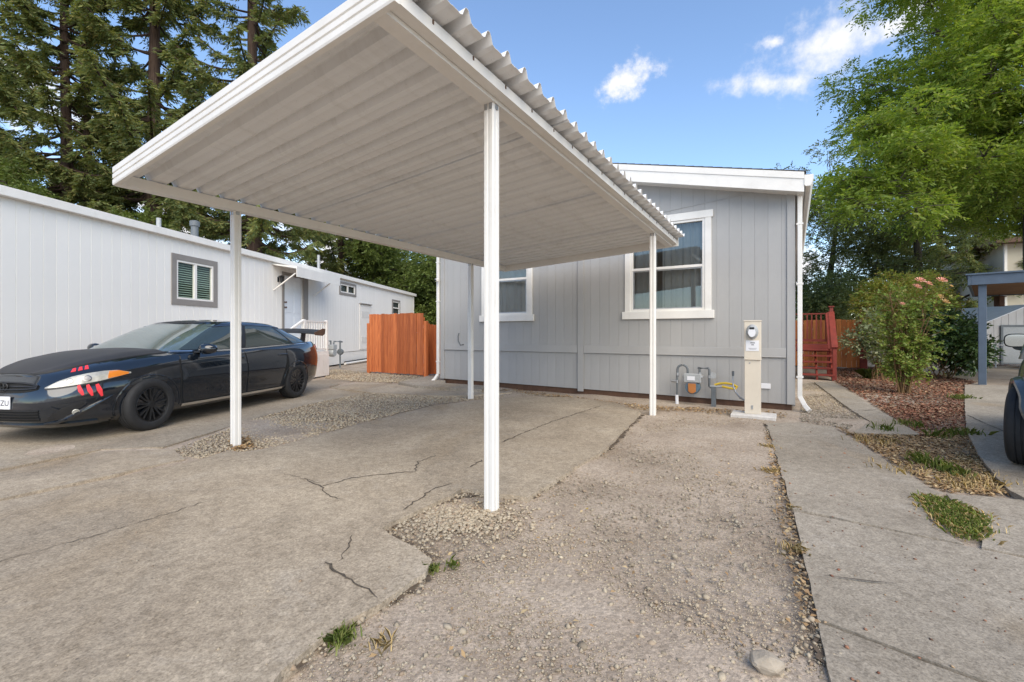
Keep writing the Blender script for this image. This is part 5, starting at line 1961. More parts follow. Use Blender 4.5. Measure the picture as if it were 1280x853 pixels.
class Shell:
    """a closed band of bodywork: horizontal rings of rounded-rectangle plan between a lower and an upper line"""

    def __init__(self, xf, xr, wid, zl, zs, nf, nr, crown):
        self.xf, self.xr, self.wid, self.zl, self.zs, self.nf, self.nr, self.crown = xf, xr, wid, zl, zs, nf, nr, crown

    def xi_w(self, phi):
        s, c = math.sin(phi), abs(math.cos(phi))
        n = self.nf if s >= 0 else self.nr
        return math.copysign(abs(s) ** (2 / n), s), c ** (2 / n)

    def phi_at(self, xi):
        n = self.nf if xi >= 0 else self.nr
        return math.asin(math.copysign(min(1, abs(xi)) ** (n / 2), xi))

    def pt(self, phi, t, side=1):
        if phi > PI / 2:
            phi, side = PI - phi, -side
        if phi < -PI / 2:
            phi, side = -PI - phi, -side
        xi, w = self.xi_w(phi)
        f, r = smooth_tab(self.xf, t), smooth_tab(self.xr, t)
        m = (f + r) / 2
        x = m + (f - m) * xi
        z0, z1 = smooth_tab(self.zl, x), smooth_tab(self.zs, x)
        return Vector((x, side * smooth_tab(self.wid, t) * w, z0 + (z1 - z0) * t))

    def at_z(self, phi, z, side=1):
        lo, hi = 0.0, 1.0
        for _ in range(24):
            m = (lo + hi) / 2
            if self.pt(phi, m, side).z < z:
                lo = m
            else:
                hi = m
        return lo

    def at_x(self, x, z, side=1):
        """phi and t on the side for a given x and height"""
        phi = 0.0
        t = 0.5
        for _ in range(8):
            f, r = smooth_tab(self.xf, t), smooth_tab(self.xr, t)
            m = (f + r) / 2
            phi = self.phi_at((x - m) / (f - m))
            t = self.at_z(phi, z, side)
        return phi, t

    def normal(self, phi, t, side=1):
        e = 1e-3
        a = self.pt(phi + e, t, side) - self.pt(phi - e, t, side)
        b = self.pt(phi, min(1, t + e), side) - self.pt(phi, max(0, t - e), side)
        n = a.cross(b)
        if n.length < 1e-12:
            n = Vector((1 if phi > 0 else -1, 0, 0))
        n.normalize()
        c = self.pt(0, t, side)
        out = self.pt(phi, t, side) - Vector((0, 0, c.z))
        out.z = 0
        return n if n.dot(out) > 0 else -n

    def mesh(self, nphi=120, nt=22, ncap=10):
        mb = MB()
        ph = [-PI / 2 + PI * i / nphi for i in range(nphi + 1)]
        ts = [j / nt for j in range(nt + 1)]
        for sd in (1, -1):
            mb.grid([[self.pt(p, t, sd) for t in ts] for p in ph])
        rows = []
        for p in ph:
            a = self.pt(p, 1.0, 1)
            row = []
            for k in range(ncap + 1):
                f = 1 - 2 * k / ncap
                f = math.copysign(abs(f) ** 0.8, f)
                row.append(Vector((a.x, a.y * f, a.z + smooth_tab(self.crown, a.x) * (1 - abs(f) ** 2.2))))
            rows.append(row)
        mb.grid(rows)
        mb.grid([[Vector((self.pt(p, 0, 1).x, self.pt(p, 0, 1).y * f, self.pt(p, 0, 1).z)) for f in (1, 0.5, 0, -0.5, -1)] for p in ph])
        return mb

    def top(self, x, fy):
        """point on the crowned top: x along, fy = -1..1 across"""
        f, r = smooth_tab(self.xf, 1), smooth_tab(self.xr, 1)
        m = (f + r) / 2
        xi = max(-1, min(1, (x - m) / (f - m)))
        w = self.xi_w(self.phi_at(xi))[1] * smooth_tab(self.wid, 1)
        return Vector((x, w * fy, smooth_tab(self.zs, x) + smooth_tab(self.crown, x) * (1 - abs(fy) ** 2.2)))

    def patch(self, name, rows, off, mat, parent, sides=(1, -1), dep=0.012, n=14, nv=5, joined=True):
        """rows: list of ((phi_lo, t_lo), (phi_hi, t_hi)) lower/upper edge points; builds a raised skin following the shell"""
        objs = []
        for sd in sides:
            mb = MB()
            g, gi = [], []
            k = len(rows)
            for i in range(n + 1):
                u = i / n * (k - 1)
                j = min(k - 2, int(u))
                f = u - j
                lo = [rows[j][0][c] + (rows[j + 1][0][c] - rows[j][0][c]) * f for c in (0, 1)]
                hi = [rows[j][1][c] + (rows[j + 1][1][c] - rows[j][1][c]) * f for c in (0, 1)]
                r1, r2 = [], []
                for v in range(nv + 1):
                    fv = v / nv
                    ph, t = lo[0] + (hi[0] - lo[0]) * fv, lo[1] + (hi[1] - lo[1]) * fv
                    p, nn = self.pt(ph, t, sd), self.normal(ph, t, sd)
                    if abs(ph) > PI / 2 - 1e-6:
                        nn.y = 0
                    r1.append(p + nn * off)
                    r2.append(p + nn * (off - dep))
                g.append(r1)
                gi.append(r2)
            mb.grid(g)
            mb.grid(gi)
            mb.grid([[a[0] for a in g], [a[0] for a in gi]])
            mb.grid([[a[-1] for a in g], [a[-1] for a in gi]])
            mb.grid([g[0], gi[0]])
            mb.grid([g[-1], gi[-1]])
            objs.append(mb.build(name, mat, parent, smooth=True, weld=True, angle=35))
        return objs


def cut_arches(body, axles, rad, wy):
    """wheel openings: cylinders taken out of the body"""
    for x, z in axles:
        for sd in (1, -1):
            c = MB().lathe([(0.0, wy - 0.27), (rad, wy - 0.27), (rad, wy + 0.3), (0, wy + 0.3)], (0, sd, 0), (x, 0, z), 40)
            co = c.build('cutter', M['dark_void'], weld=True)
            mod = body.modifiers.new('cut', 'BOOLEAN')
            mod.operation = 'DIFFERENCE'
            mod.solver = 'EXACT'
            mod.object = co
            dg = bpy.context.evaluated_depsgraph_get()
            me = bpy.data.meshes.new_from_object(body.evaluated_get(dg))
            body.modifiers.clear()
            old = body.data
            body.data = me
            bpy.data.objects.remove(co)
    me = body.data
    # faces deep inside the openings become dark lining
    for p in me.polygons:
        c = p.center
        for x, z in axles:
            d = math.hypot(c.x - x, c.z - z)
            if abs(c.y) < wy - 0.06 + 0.10 and d < rad + 0.01 and abs(c.y) > wy - 0.32 and (abs(c.y) < wy + 0.02 or abs(p.normal.y) < 0.5):
                if abs(d - rad) < 0.012 or abs(abs(c.y) - (wy - 0.27)) < 0.01:
                    p.material_index = 1
    me.shade_smooth()
    me.set_sharp_from_angle(angle=R(32))


def wheel_proto(parent, r, wdt, rim_mat, spokes=10):
    w = holder('wheel', (0, 0, 0), parent)
    t = MB()
    h = wdt / 2
    rr = r * 0.655
    t.lathe([(rr, -h * 0.85), (rr + 0.012, -h), (r * 0.85, -h * 1.04), (r * 0.965, -h * 0.88), (r * 0.995, -h * 0.70), (r, -h * 0.45), (r, -h * 0.42), (r - 0.008, -h * 0.40), (r - 0.008, -h * 0.34), (r, -h * 0.32), (r, -h * 0.06),
             (r - 0.008, -h * 0.04), (r - 0.008, h * 0.04), (r, h * 0.06), (r, h * 0.32), (r - 0.008, h * 0.34), (r - 0.008, h * 0.40), (r, h * 0.42), (r, h * 0.45), (r * 0.995, h * 0.70), (r * 0.965, h * 0.88), (r * 0.93, h * 0.97), (r * 0.85, h * 1.05), (r * 0.76, h * 1.04), (rr + 0.012, h * 0.98), (rr, h * 0.85), (rr, -h * 0.85)],
            (0, 1, 0), (0, 0, 0), 48)
    t.build('tyre', M['black'], w, smooth=True, angle=30)
    m = MB()
    m.lathe([(rr * 1.0, h * 0.90), (rr * 0.965, h * 0.93), (rr * 0.94, h * 0.80), (rr * 0.93, h * 0.1), (0.0, h * 0.1)], (0, 1, 0), (0, 0, 0), 40)
    m.lathe([(rr * 0.24, h * 0.5), (rr * 0.24, h * 0.72), (rr * 0.17, h * 0.80), (0, h * 0.80)], (0, 1, 0), (0, 0, 0), 20)
    for i in range(spokes):
        for da in (-0.085, 0.085):
            a = 2 * PI * i / spokes + da
            b = 2 * PI * i / spokes + da * 1.9
            p = Vector((math.cos(a) * rr * 0.20, h * 0.66, math.sin(a) * rr * 0.20))
            q = Vector((math.cos(b) * rr * 0.945, h * 0.78, math.sin(b) * rr * 0.945))
            m.bar(p, q, 0.020, 0.030, up=(0, 1, 0))
    for i in range(5):
        a = 2 * PI * i / 5
        m.lathe([(0.009, h * 0.74), (0.009, h * 0.82), (0, h * 0.83)], (0, 1, 0), (math.cos(a) * rr * 0.12, 0, math.sin(a) * rr * 0.12), 6)
    m.build('rim', rim_mat, w, smooth=True, angle=30)
    return w


def place_wheels(root, proto, axles, wy):
    first = True
    for x, z in axles:
        for sd in (1, -1):
            w = proto if first else copy_tree(proto, root)
            first = False
            w.location = (x, sd * wy, z)
            w.rotation_euler = (0, random.uniform(0, 3), 0) if sd > 0 else (0, random.uniform(0, 3), PI)


def build_sedan():
    S = 1.055
    mid = (Vector((-4.78, 6.10, 0)) + Vector((-4.30, 9.0, 0))) / 2
    ang = math.atan2(-0.987, -0.162)
    left = Vector((0.987, -0.162, 0))
    loc = mid - left * 0.865 * S
    car = thing('parked_car', 'dark navy sedan with matte black hood, red claw marks and rear wing', 'car', (loc.x, loc.y, 0.015), ang)
    car.scale = (S * 1.045, S, S * 0.985)
    zl = [(-2.5, 0.25), (-2.1, 0.21), (-1.0, 0.185), (1.0, 0.18), (2.0, 0.175), (2.5, 0.17)]
    zs = [(-2.5, 1.00), (-2.3, 1.045), (-2.0, 1.06), (-1.6, 1.045), (-1.0, 1.005), (0.0, 0.965), (0.8, 0.95), (1.3, 0.915), (1.75, 0.845), (2.0, 0.785), (2.18, 0.735), (2.3, 0.70)]
    xf = [(0, 2.16), (0.10, 2.25), (0.25, 2.29), (0.5, 2.30), (0.7, 2.285), (0.86, 2.25), (1.0, 2.17)]
    xr = [(0, -2.28), (0.15, -2.40), (0.5, -2.46), (0.75, -2.45), (0.9, -2.41), (1.0, -2.36)]
    wid = [(0, 0.80), (0.06, 0.862), (0.16, 0.885), (0.26, 0.888), (0.36, 0.896), (0.5, 0.907), (0.64, 0.909), (0.72, 0.899), (0.84, 0.880), (0.94, 0.850), (1.0, 0.81)]
    crown = [(-2.5, 0.02), (-1.5, 0.04), (0.9, 0.075), (1.4, 0.10), (1.8, 0.09), (2.05, 0.055), (2.25, 0.0)]
    B = Shell(xf, xr, wid, zl, zs, 4.0, 4.8, crown)
    body = B.mesh(130, 24, 12).build('body', [M['car_navy'], M['dark_void']], car, smooth=True, weld=True)
    AX = [(1.39, 0.318), (-1.385, 0.318)]
    WY = 0.79
    cut_arches(body, AX, 0.374, WY)
    # cabin
    gz0 = [(-2.0, 1.02), (-1.0, 0.985), (0.0, 0.945), (0.9, 0.955), (1.1, 0.955)]
    gz1 = [(-1.4, 1.345), (-1.1, 1.385), (-0.6, 1.415), (0.0, 1.408), (0.25, 1.378)]
    Gc = Shell([(0, 1.06), (0.5, 0.64), (0.85, 0.31), (1, 0.12)], [(0, -2.04), (0.5, -1.66), (0.85, -1.32), (1, -1.12)], [(0, 0.82), (0.3, 0.780), (0.7, 0.705), (0.92, 0.650), (1, 0.60)], gz0, gz1, 9, 8, [(-1, 0.03), (-0.4, 0.045), (0.1, 0.03)])
    cab = Gc.mesh(150, 12, 10)
    cabo = cab.build('cabin', M['car_navy'], car, smooth=True, weld=True, angle=38)

    def gxi(x):
        return Gc.phi_at(x)
    # glass
    Gc.patch('windscreen', [((R(46), 0.06), (R(46), 0.95)), ((R(90), 0.05), (R(90), 0.955)), ((R(134), 0.06), (R(134), 0.95))], 0.004, M['windscreen_dark'], car, (1,), 0.006, 30, 10)
    Gc.patch('rear_window', [((R(-47), 0.12), (R(-47), 0.95)), ((R(-90), 0.12), (R(-90), 0.955)), ((R(-133), 0.12), (R(-133), 0.95))], 0.004, M['glass_dark'], car, (1,), 0.006, 30, 8)
    def side_rows(xa, xb, ta, tb, k=12):
        rr = []
        for i in range(k + 1):
            xx = xa + (xb - xa) * i / k
            rr.append(((gxi(xx), ta), (gxi(xx), tb)))
        return rr
    black = M['black_plastic']
    Gc.patch('window_surround', side_rows(-0.90, 0.965, 0.06, 0.90), 0.003, black, car, dep=0.006, n=40, nv=8)
    Gc.patch('door_window', side_rows(0.265, 0.945, 0.10, 0.85), 0.006, M['glass_dark'], car, dep=0.006, n=26, nv=8)
    Gc.patch('door_window', side_rows(-0.56, 0.195, 0.10, 0.85), 0.006, M['glass_dark'], car, dep=0.006, n=24, nv=8)
    Gc.patch('quarter_window', side_rows(-0.84, -0.60, 0.12, 0.80), 0.006, M['glass_dark'], car, dep=0.006, n=10, nv=8)
    Gc.patch('trim_glint_strip', side_rows(-0.92, 0.975, 0.875, 0.895), 0.007, M['chrome_dull'], car, dep=0.008, n=40, nv=2)  # dull metal strip put in as the light reflection along the roof rail
    Gc.patch('trim_glint_strip', side_rows(-0.92, 0.975, 0.035, 0.075), 0.008, M['chrome'], car, dep=0.01, n=40, nv=2)
    # pale sunshade and the dark dashboard behind the screen
    # hood, matte black
    mb = MB()
    g, gi = [], []
    for i in range(25):
        x = 1.02 + (2.155 - 1.02) * i / 24
        e = 0.86 - 0.16 * (i / 24) ** 2
        ra, rb = [], []
        for k in range(17):
            f = -e + 2 * e * k / 16
            p = B.top(x, f)
            ridge = 0.012 * math.exp(-((abs(f) - 0.66) / 0.09) ** 2)
            ra.append(p + Vector((0, 0, 0.010 + ridge)))
            rb.append(p + Vector((0, 0, -0.012)))
        g.append(ra)
        gi.append(rb)
    mb.grid(g); mb.grid(gi); mb.grid([g[0], gi[0]]); mb.grid([g[-1], gi[-1]])
    mb.grid([[r[0] for r in g], [r[0] for r in gi]]); mb.grid([[r[-1] for r in g], [r[-1] for r in gi]])
    mb.build('hood', M['car_black'], car, smooth=True, weld=True, angle=45)
    # doors as raised skins, dark gaps between
    def brow(xs, z0f, z1f):
        rr = []
        for x in xs:
            a = B.at_x(x, z0f(x) if callable(z0f) else z0f)
            b = B.at_x(x, z1f(x) if callable(z1f) else z1f)
            rr.append((a, b))
        return rr
    sh = lambda x: smooth_tab(zs, x) - 0.018
    seam = brow(np.linspace(-1.10, 0.98, 9), 0.27, sh)
    B.patch('door_gap', seam, 0.0012, M['dark_void'], car, dep=0.004, n=40, nv=12)
    B.patch('door', brow(np.linspace(-0.126, 0.957, 9), 0.285, sh), 0.009, M['car_navy'], car, dep=0.009, n=24, nv=14)
    def rear_door(sd_rows):
        rr = []
        for i in range(9):
            f = i / 8
            xlo, xhi = -0.905 + (0.755) * f, -1.085 + 0.935 * f
            rr.append((B.at_x(xlo, 0.285), B.at_x(xhi, sh(xhi))))
        return rr
    B.patch('door', rear_door(0), 0.009, M['car_navy'], car, dep=0.009, n=24, nv=14)
    B.patch('side_moulding', brow(np.linspace(-0.90, 0.96, 9), 0.500, 0.522), 0.012, M['car_navy'], car, dep=0.012, n=30, nv=2)
    B.patch('sill_strip', brow(np.linspace(-0.98, 0.98, 9), 0.235, 0.268), 0.012, M['chrome'], car, dep=0.014, n=30, nv=2)
    for x in (0.02, -0.98):
        for sd in (1, -1):
            ph, t = B.at_x(x, 0.842, sd)
            p = B.pt(ph, t, sd)
            n = B.normal(ph, t, sd)
            m = MB()
            m.bar(p + n * 0.028 + Vector((-0.10, 0, 0)), p + n * 0.028 + Vector((0.10, 0, 0.004)), 0.020, 0.026)
            for e in (-0.09, 0.09):
                m.bar(p - n * 0.01 + Vector((e, 0, 0)), p + n * 0.022 + Vector((e, 0, 0)), 0.022, 0.024)
            m.build('door_handle', M['car_navy'], car, bevel=0.006)
    # wheel arch lips, as thin rims following the body
    for x, z in AX:
        for sd in (1, -1):
            m = MB()
            pts = []
            for i in range(25):
                a = R(-8) + R(196) * i / 24
                xx, zz = x + 0.380 * math.cos(a), z + 0.380 * math.sin(a)
                zz = max(zz, 0.235)
                ph, t = B.at_x(xx, zz, sd)
                pts.append(B.pt(ph, t, sd) + B.normal(ph, t, sd) * 0.002)
            m.tube(pts, 0.008, 6)
            m.build('arch_lip', M['car_navy'], car, smooth=True)
    # lamps
    def deg(y, t=0.8):
        w = y / smooth_tab(wid, t)
        return math.acos(max(0, min(1, w)) ** (4.0 / 2))
    def zt(phi, z):
        return B.at_z(phi, z)
    def zrows(lst):
        return [((ph, zt(ph, a)), (ph, zt(ph, b))) for ph, a, b in lst]
    def shz(ph, d=0.012):
        p = B.pt(ph, 1.0)
        return p.z - d
    lamp_p = [R(31), R(37), R(44), R(52), R(60), R(67), R(73)]
    lampl = [(p, lo, min(hi, shz(p))) for p, lo, hi in zip(lamp_p, (0.738, 0.706, 0.674, 0.652, 0.634, 0.622, 0.616), (0.752, 0.782, 0.780, 0.760, 0.732, 0.686, 0.626))]
    B.patch('headlamp_bezel', zrows([(p, lo - 0.014, hi + 0.006) for p, lo, hi in lampl]), 0.004, M['black_plastic'], car, dep=0.01, n=26, nv=6)
    B.patch('headlight', zrows(lampl), 0.012, M['headlamp'], car, dep=0.012, n=28, nv=8)
    B.patch('turn_signal', zrows([(R(32), 0.734, 0.752), (R(36.5), 0.710, min(0.778, shz(R(36.5)))), (R(41), 0.694, min(0.775, shz(R(41))))]), 0.016, M['amber'], car, dep=0.01, n=10, nv=5)
    for sd in (1, -1):
        for a, z, r_ in ((51, 0.706, 0.030), (60, 0.684, 0.026)):
            t = zt(R(a), z)
            p, n = B.pt(R(a), t, sd), B.normal(R(a), t, sd)
            m = MB()
            m.lathe([(r_ * 1.25, 0.0), (r_ * 1.25, 0.004), (r_, 0.005), (r_ * 0.96, 0.002), (0, 0.0025)], n, p + n * 0.0125, 18)
            m.build('lamp_bowl', M['chrome_dull'], car, smooth=True, angle=30)
    # claw marks above and below the left headlight
    for i, p0 in enumerate((R(44), R(48.5), R(53))):
        B.patch('claw_mark', [((p0 - R(1.6), zt(p0 - R(1.6), 0.50 + 0.014 * i)), (p0 - R(0.6), zt(p0 - R(0.6), 0.495 + 0.014 * i))), ((p0 - R(0.9), zt(p0 - R(0.9), 0.575)), (p0 + R(1.6), zt(p0 + R(1.6), 0.57))), ((p0 + R(1.0), zt(p0 + R(1), 0.645)), (p0 + R(2.4), zt(p0 + R(2.4), 0.635)))], 0.006, M['claw'], car, (1,), 0.004, 8, 3)
        mc = MB()
        xx = 1.98 - 0.045 * i
        pa = [B.top(xx - 0.02, 0.86) + Vector((0, 0, 0.014)), B.top(xx + 0.002, 0.86) + Vector((0, 0, 0.014)), B.top(xx + 0.05, 0.985) + Vector((0, 0, 0.008)), B.top(xx + 0.018, 0.985) + Vector((0, 0, 0.008))]
        pb = [p - Vector((0, 0, 0.004)) for p in pa]
        mc.add(pa + pb, [(0, 1, 2, 3), (7, 6, 5, 4), (0, 4, 5, 1), (1, 5, 6, 2), (2, 6, 7, 3), (3, 7, 4, 0)])
        mc.build('claw_mark', M['claw'], car)
    # upper grille with bars and badge
    gp = [R(77.5), R(82), R(86), R(90), R(94), R(98), R(102.5)]
    glo = (0.605, 0.585, 0.572, 0.566, 0.572, 0.585, 0.605)
    ghi = (0.640, 0.660, 0.672, 0.676, 0.672, 0.660, 0.640)
    B.patch('grille', zrows(list(zip(gp, glo, ghi))), 0.004, M['dark_void'], car, (1,), 0.01, 26, 5)
    for a, th in ((0.28, 0.010), (0.58, 0.010), (0.90, 0.014)):
        B.patch('grille_bar', zrows([(p, lo + (hi - lo) * a, lo + (hi - lo) * a + th) for p, lo, hi in zip(gp, glo, ghi)]), 0.018, M['black_plastic'], car, (1,), 0.016, 26, 2)
    bp = B.pt(R(90), zt(R(90), 0.635)) + Vector((0.022, 0, 0.0))
    m = MB()
    def ring(cy, cz, a, b, r):
        m.tube([bp + Vector((0.004, cy + a * math.cos(u), cz + b * math.sin(u))) for u in np.linspace(0, 2 * PI, 25)], r, 6, cap=False)
    ring(0, 0, 0.075, 0.050, 0.007)
    ring(0, 0, 0.026, 0.046, 0.006)
    ring(0, 0.020, 0.060, 0.022, 0.006)
    m.lathe([(0, 0), (0.05, 0), (0.05, 0.002), (0, 0.003)], (1, 0, 0), bp - Vector((0.006, 0, 0)), 20)
    m.build('badge', M['black_plastic'], car, smooth=True)
    # lower intake, fog lamp pockets, plate
    lp = [R(75), R(81), R(86), R(90), R(94), R(99), R(105)]
    B.patch('lower_intake', zrows([(p, 0.262, 0.385) for p in lp]), 0.003, M['dark_void'], car, (1,), 0.01, 24, 4)
    for z in (0.285, 0.315, 0.345, 0.372):
        B.patch('intake_bar', zrows([(p, z, z + 0.010) for p in lp]), 0.014, M['black_plastic'], car, (1,), 0.014, 24, 2)
    B.patch('bumper_lip', zrows([(R(a), B.pt(R(a), 0.02).z + 0.004, B.pt(R(a), 0.02).z + 0.045) for a in (46, 56, 66, 76, 90, 104, 114, 124, 134)]), 0.020, M['car_navy'], car, (1,), 0.02, 40, 3)
    B.patch('fog_pocket', zrows([(R(50), 0.42, 0.435), (R(56), 0.345, 0.43), (R(62), 0.285, 0.40), (R(68), 0.27, 0.33), (R(71), 0.268, 0.275)]), 0.004, M['black_plastic'], car, dep=0.01, n=20, nv=6)
    for sd in (1, -1):
        m = MB()
        pts = []
        for a, z in ((38, 0.50), (43, 0.44), (48, 0.385), (54, 0.325), (60, 0.275), (66, 0.245), (74, 0.232)):
            t = zt(R(a), z)
            pts.append(B.pt(R(a), t, sd) + B.normal(R(a), t, sd) * 0.006)
        m.tube(pts, [0.006, 0.014, 0.02, 0.023, 0.024, 0.022, 0.012], 8)
        m.build('bumper_crease', M['car_navy'], car, smooth=True)
        ph = R(55)
        t = zt(ph, 0.345)
        p, n = B.pt(ph, t, sd), B.normal(ph, t, sd)
        m = MB()
        m.lathe([(0, 0), (0.032, 0), (0.032, 0.012), (0.026, 0.016), (0.024, 0.010), (0, 0.008)], n, p + n * 0.004, 16)
        m.build('fog_lamp', M['headlamp'], car, smooth=True, angle=30)
    pl = B.pt(R(90), zt(R(90), 0.455))
    plate = boxo('number_plate', (pl.x + 0.002, -0.155, 0.395), (pl.x + 0.016, 0.155, 0.535), M['paper'], car, 0.004)
    text_part('plate_text', 'IZU', 0.085, M['ink'], plate, Matrix.Translation((pl.x + 0.0165, 0.085, 0.462)) @ Matrix.Rotation(R(90), 4, 'Z') @ Matrix.Rotation(R(90), 4, 'X'), 0.001)
    # tail lamps
    B.patch('tail_light', [((B.phi_at(-0.93), 0.86), (B.phi_at(-0.93), 0.92)), ((B.phi_at(-0.965), 0.82), (B.phi_at(-0.965), 0.94)), ((R(-58), 0.80), (R(-58), 0.94)), ((R(-68), 0.82), (R(-68), 0.93))], 0.012, M['tail_red'], car, dep=0.014, n=18, nv=6)
    # mirrors
    for sd in (1, -1):
        m = MB()
        c = Vector((0.66, sd * 0.955, 1.005))
        rows = []
        for f, wv, hv, dx in ((-1.0, 0.02, 0.02, -0.0), (-0.8, 0.075, 0.055, 0.0), (-0.3, 0.098, 0.078, 0.01), (0.3, 0.09, 0.075, 0.0), (0.8, 0.065, 0.055, -0.02), (1.0, 0.015, 0.015, -0.03)):
            rows.append([c + Vector((dx + wv * math.cos(a) * 0.75, sd * f * 0.125, hv * math.sin(a))) for a in np.linspace(0, 2 * PI, 17)])
        m.grid(rows)
        mo = m.build('mirror', M['car_navy'], car, smooth=True, weld=True)
        m = MB()
        m.bar((0.69, sd * 0.78, 0.955), (0.67, sd * 0.90, 0.965), 0.09, 0.03)
        m.build('mirror_arm', M['black_plastic'], mo, bevel=0.008)
    # roof aerial fin, wipers
    m = MB()
    m.bar((0.98, 0.42, 0.985), (0.84, -0.20, 1.045), 0.016, 0.012)
    m.bar((0.98, -0.12, 1.0), (0.84, -0.60, 1.02), 0.016, 0.012)
    m.build('wiper', M['black_plastic'], car)
    # rear wing on two stays with end plates
    wing = holder('rear_wing', (0, 0, 0), car)
    prof = [(0.15, -0.01), (0.11, 0.022), (0.03, 0.042), (-0.07, 0.052), (-0.16, 0.075), (-0.16, 0.062), (-0.05, 0.012), (0.05, -0.008), (0.12, -0.022)]
    m = MB()
    rows = []
    for y in np.linspace(-0.80, 0.80, 13):
        up = 0.035 * (1 - (abs(y) / 0.8) ** 2)
        rows.append([Vector((-2.20 + a, y, 1.225 + b + up)) for a, b in prof] + [Vector((-2.20 + prof[0][0], y, 1.225 + prof[0][1] + up))])
    m.grid(rows)
    k = len(prof)
    m.build('blade', M['car_black'], wing, smooth=True, angle=50)
    for sd in (1, -1):
        m = MB()
        ep = [(-2.04, 1.19), (-2.02, 1.245), (-2.30, 1.33), (-2.40, 1.325), (-2.38, 1.215), (-2.30, 1.175)]
        vs = [(x, sd * 0.80, z) for x, z in ep] + [(x, sd * 0.815, z) for x, z in ep]
        m.add(vs, [tuple(range(6)), tuple(range(11, 5, -1))] + [(j, 6 + j, 6 + (j + 1) % 6, (j + 1) % 6) for j in range(6)])
        m.build('end_plate', M['brown'] if sd > 0 else M['car_black'], wing, bevel=0.003)
        m = MB()
        vs = []
        sp = [(-2.08, 1.03), (-2.14, 1.245), (-2.27, 1.245), (-2.24, 1.03)]
        vs = [(x, sd * 0.44 - 0.008, z) for x, z in sp] + [(x, sd * 0.44 + 0.008, z) for x, z in sp]
        m.add(vs, [(0, 1, 2, 3), (7, 6, 5, 4)] + [(j, 4 + j, 4 + (j + 1) % 4, (j + 1) % 4) for j in range(4)])
        m.build('stay', M['car_black'], wing, bevel=0.003)
    w = wheel_proto(car, 0.324, 0.215, M['black_plastic'], 8)
    place_wheels(car, w, [(x, 0.324) for x, z in AX], WY)
    for ch in car.children:
        if ch.name.startswith('wheel'):
            ch.scale = (1 / 1.045, 1, 1 / 0.985)
            ch.rotation_euler[1] = 0
    return car


M['glass_dark'] = paint('dark_glass', (0.030, 0.043, 0.040), 0.02, 0.1, bump=0, coat=1.0)
M['windscreen_dark'] = paint('screen_glass', (0.10, 0.135, 0.125), 0.03, 0.35, 1.4, bump=0, coat=1.0)
build_sedan()


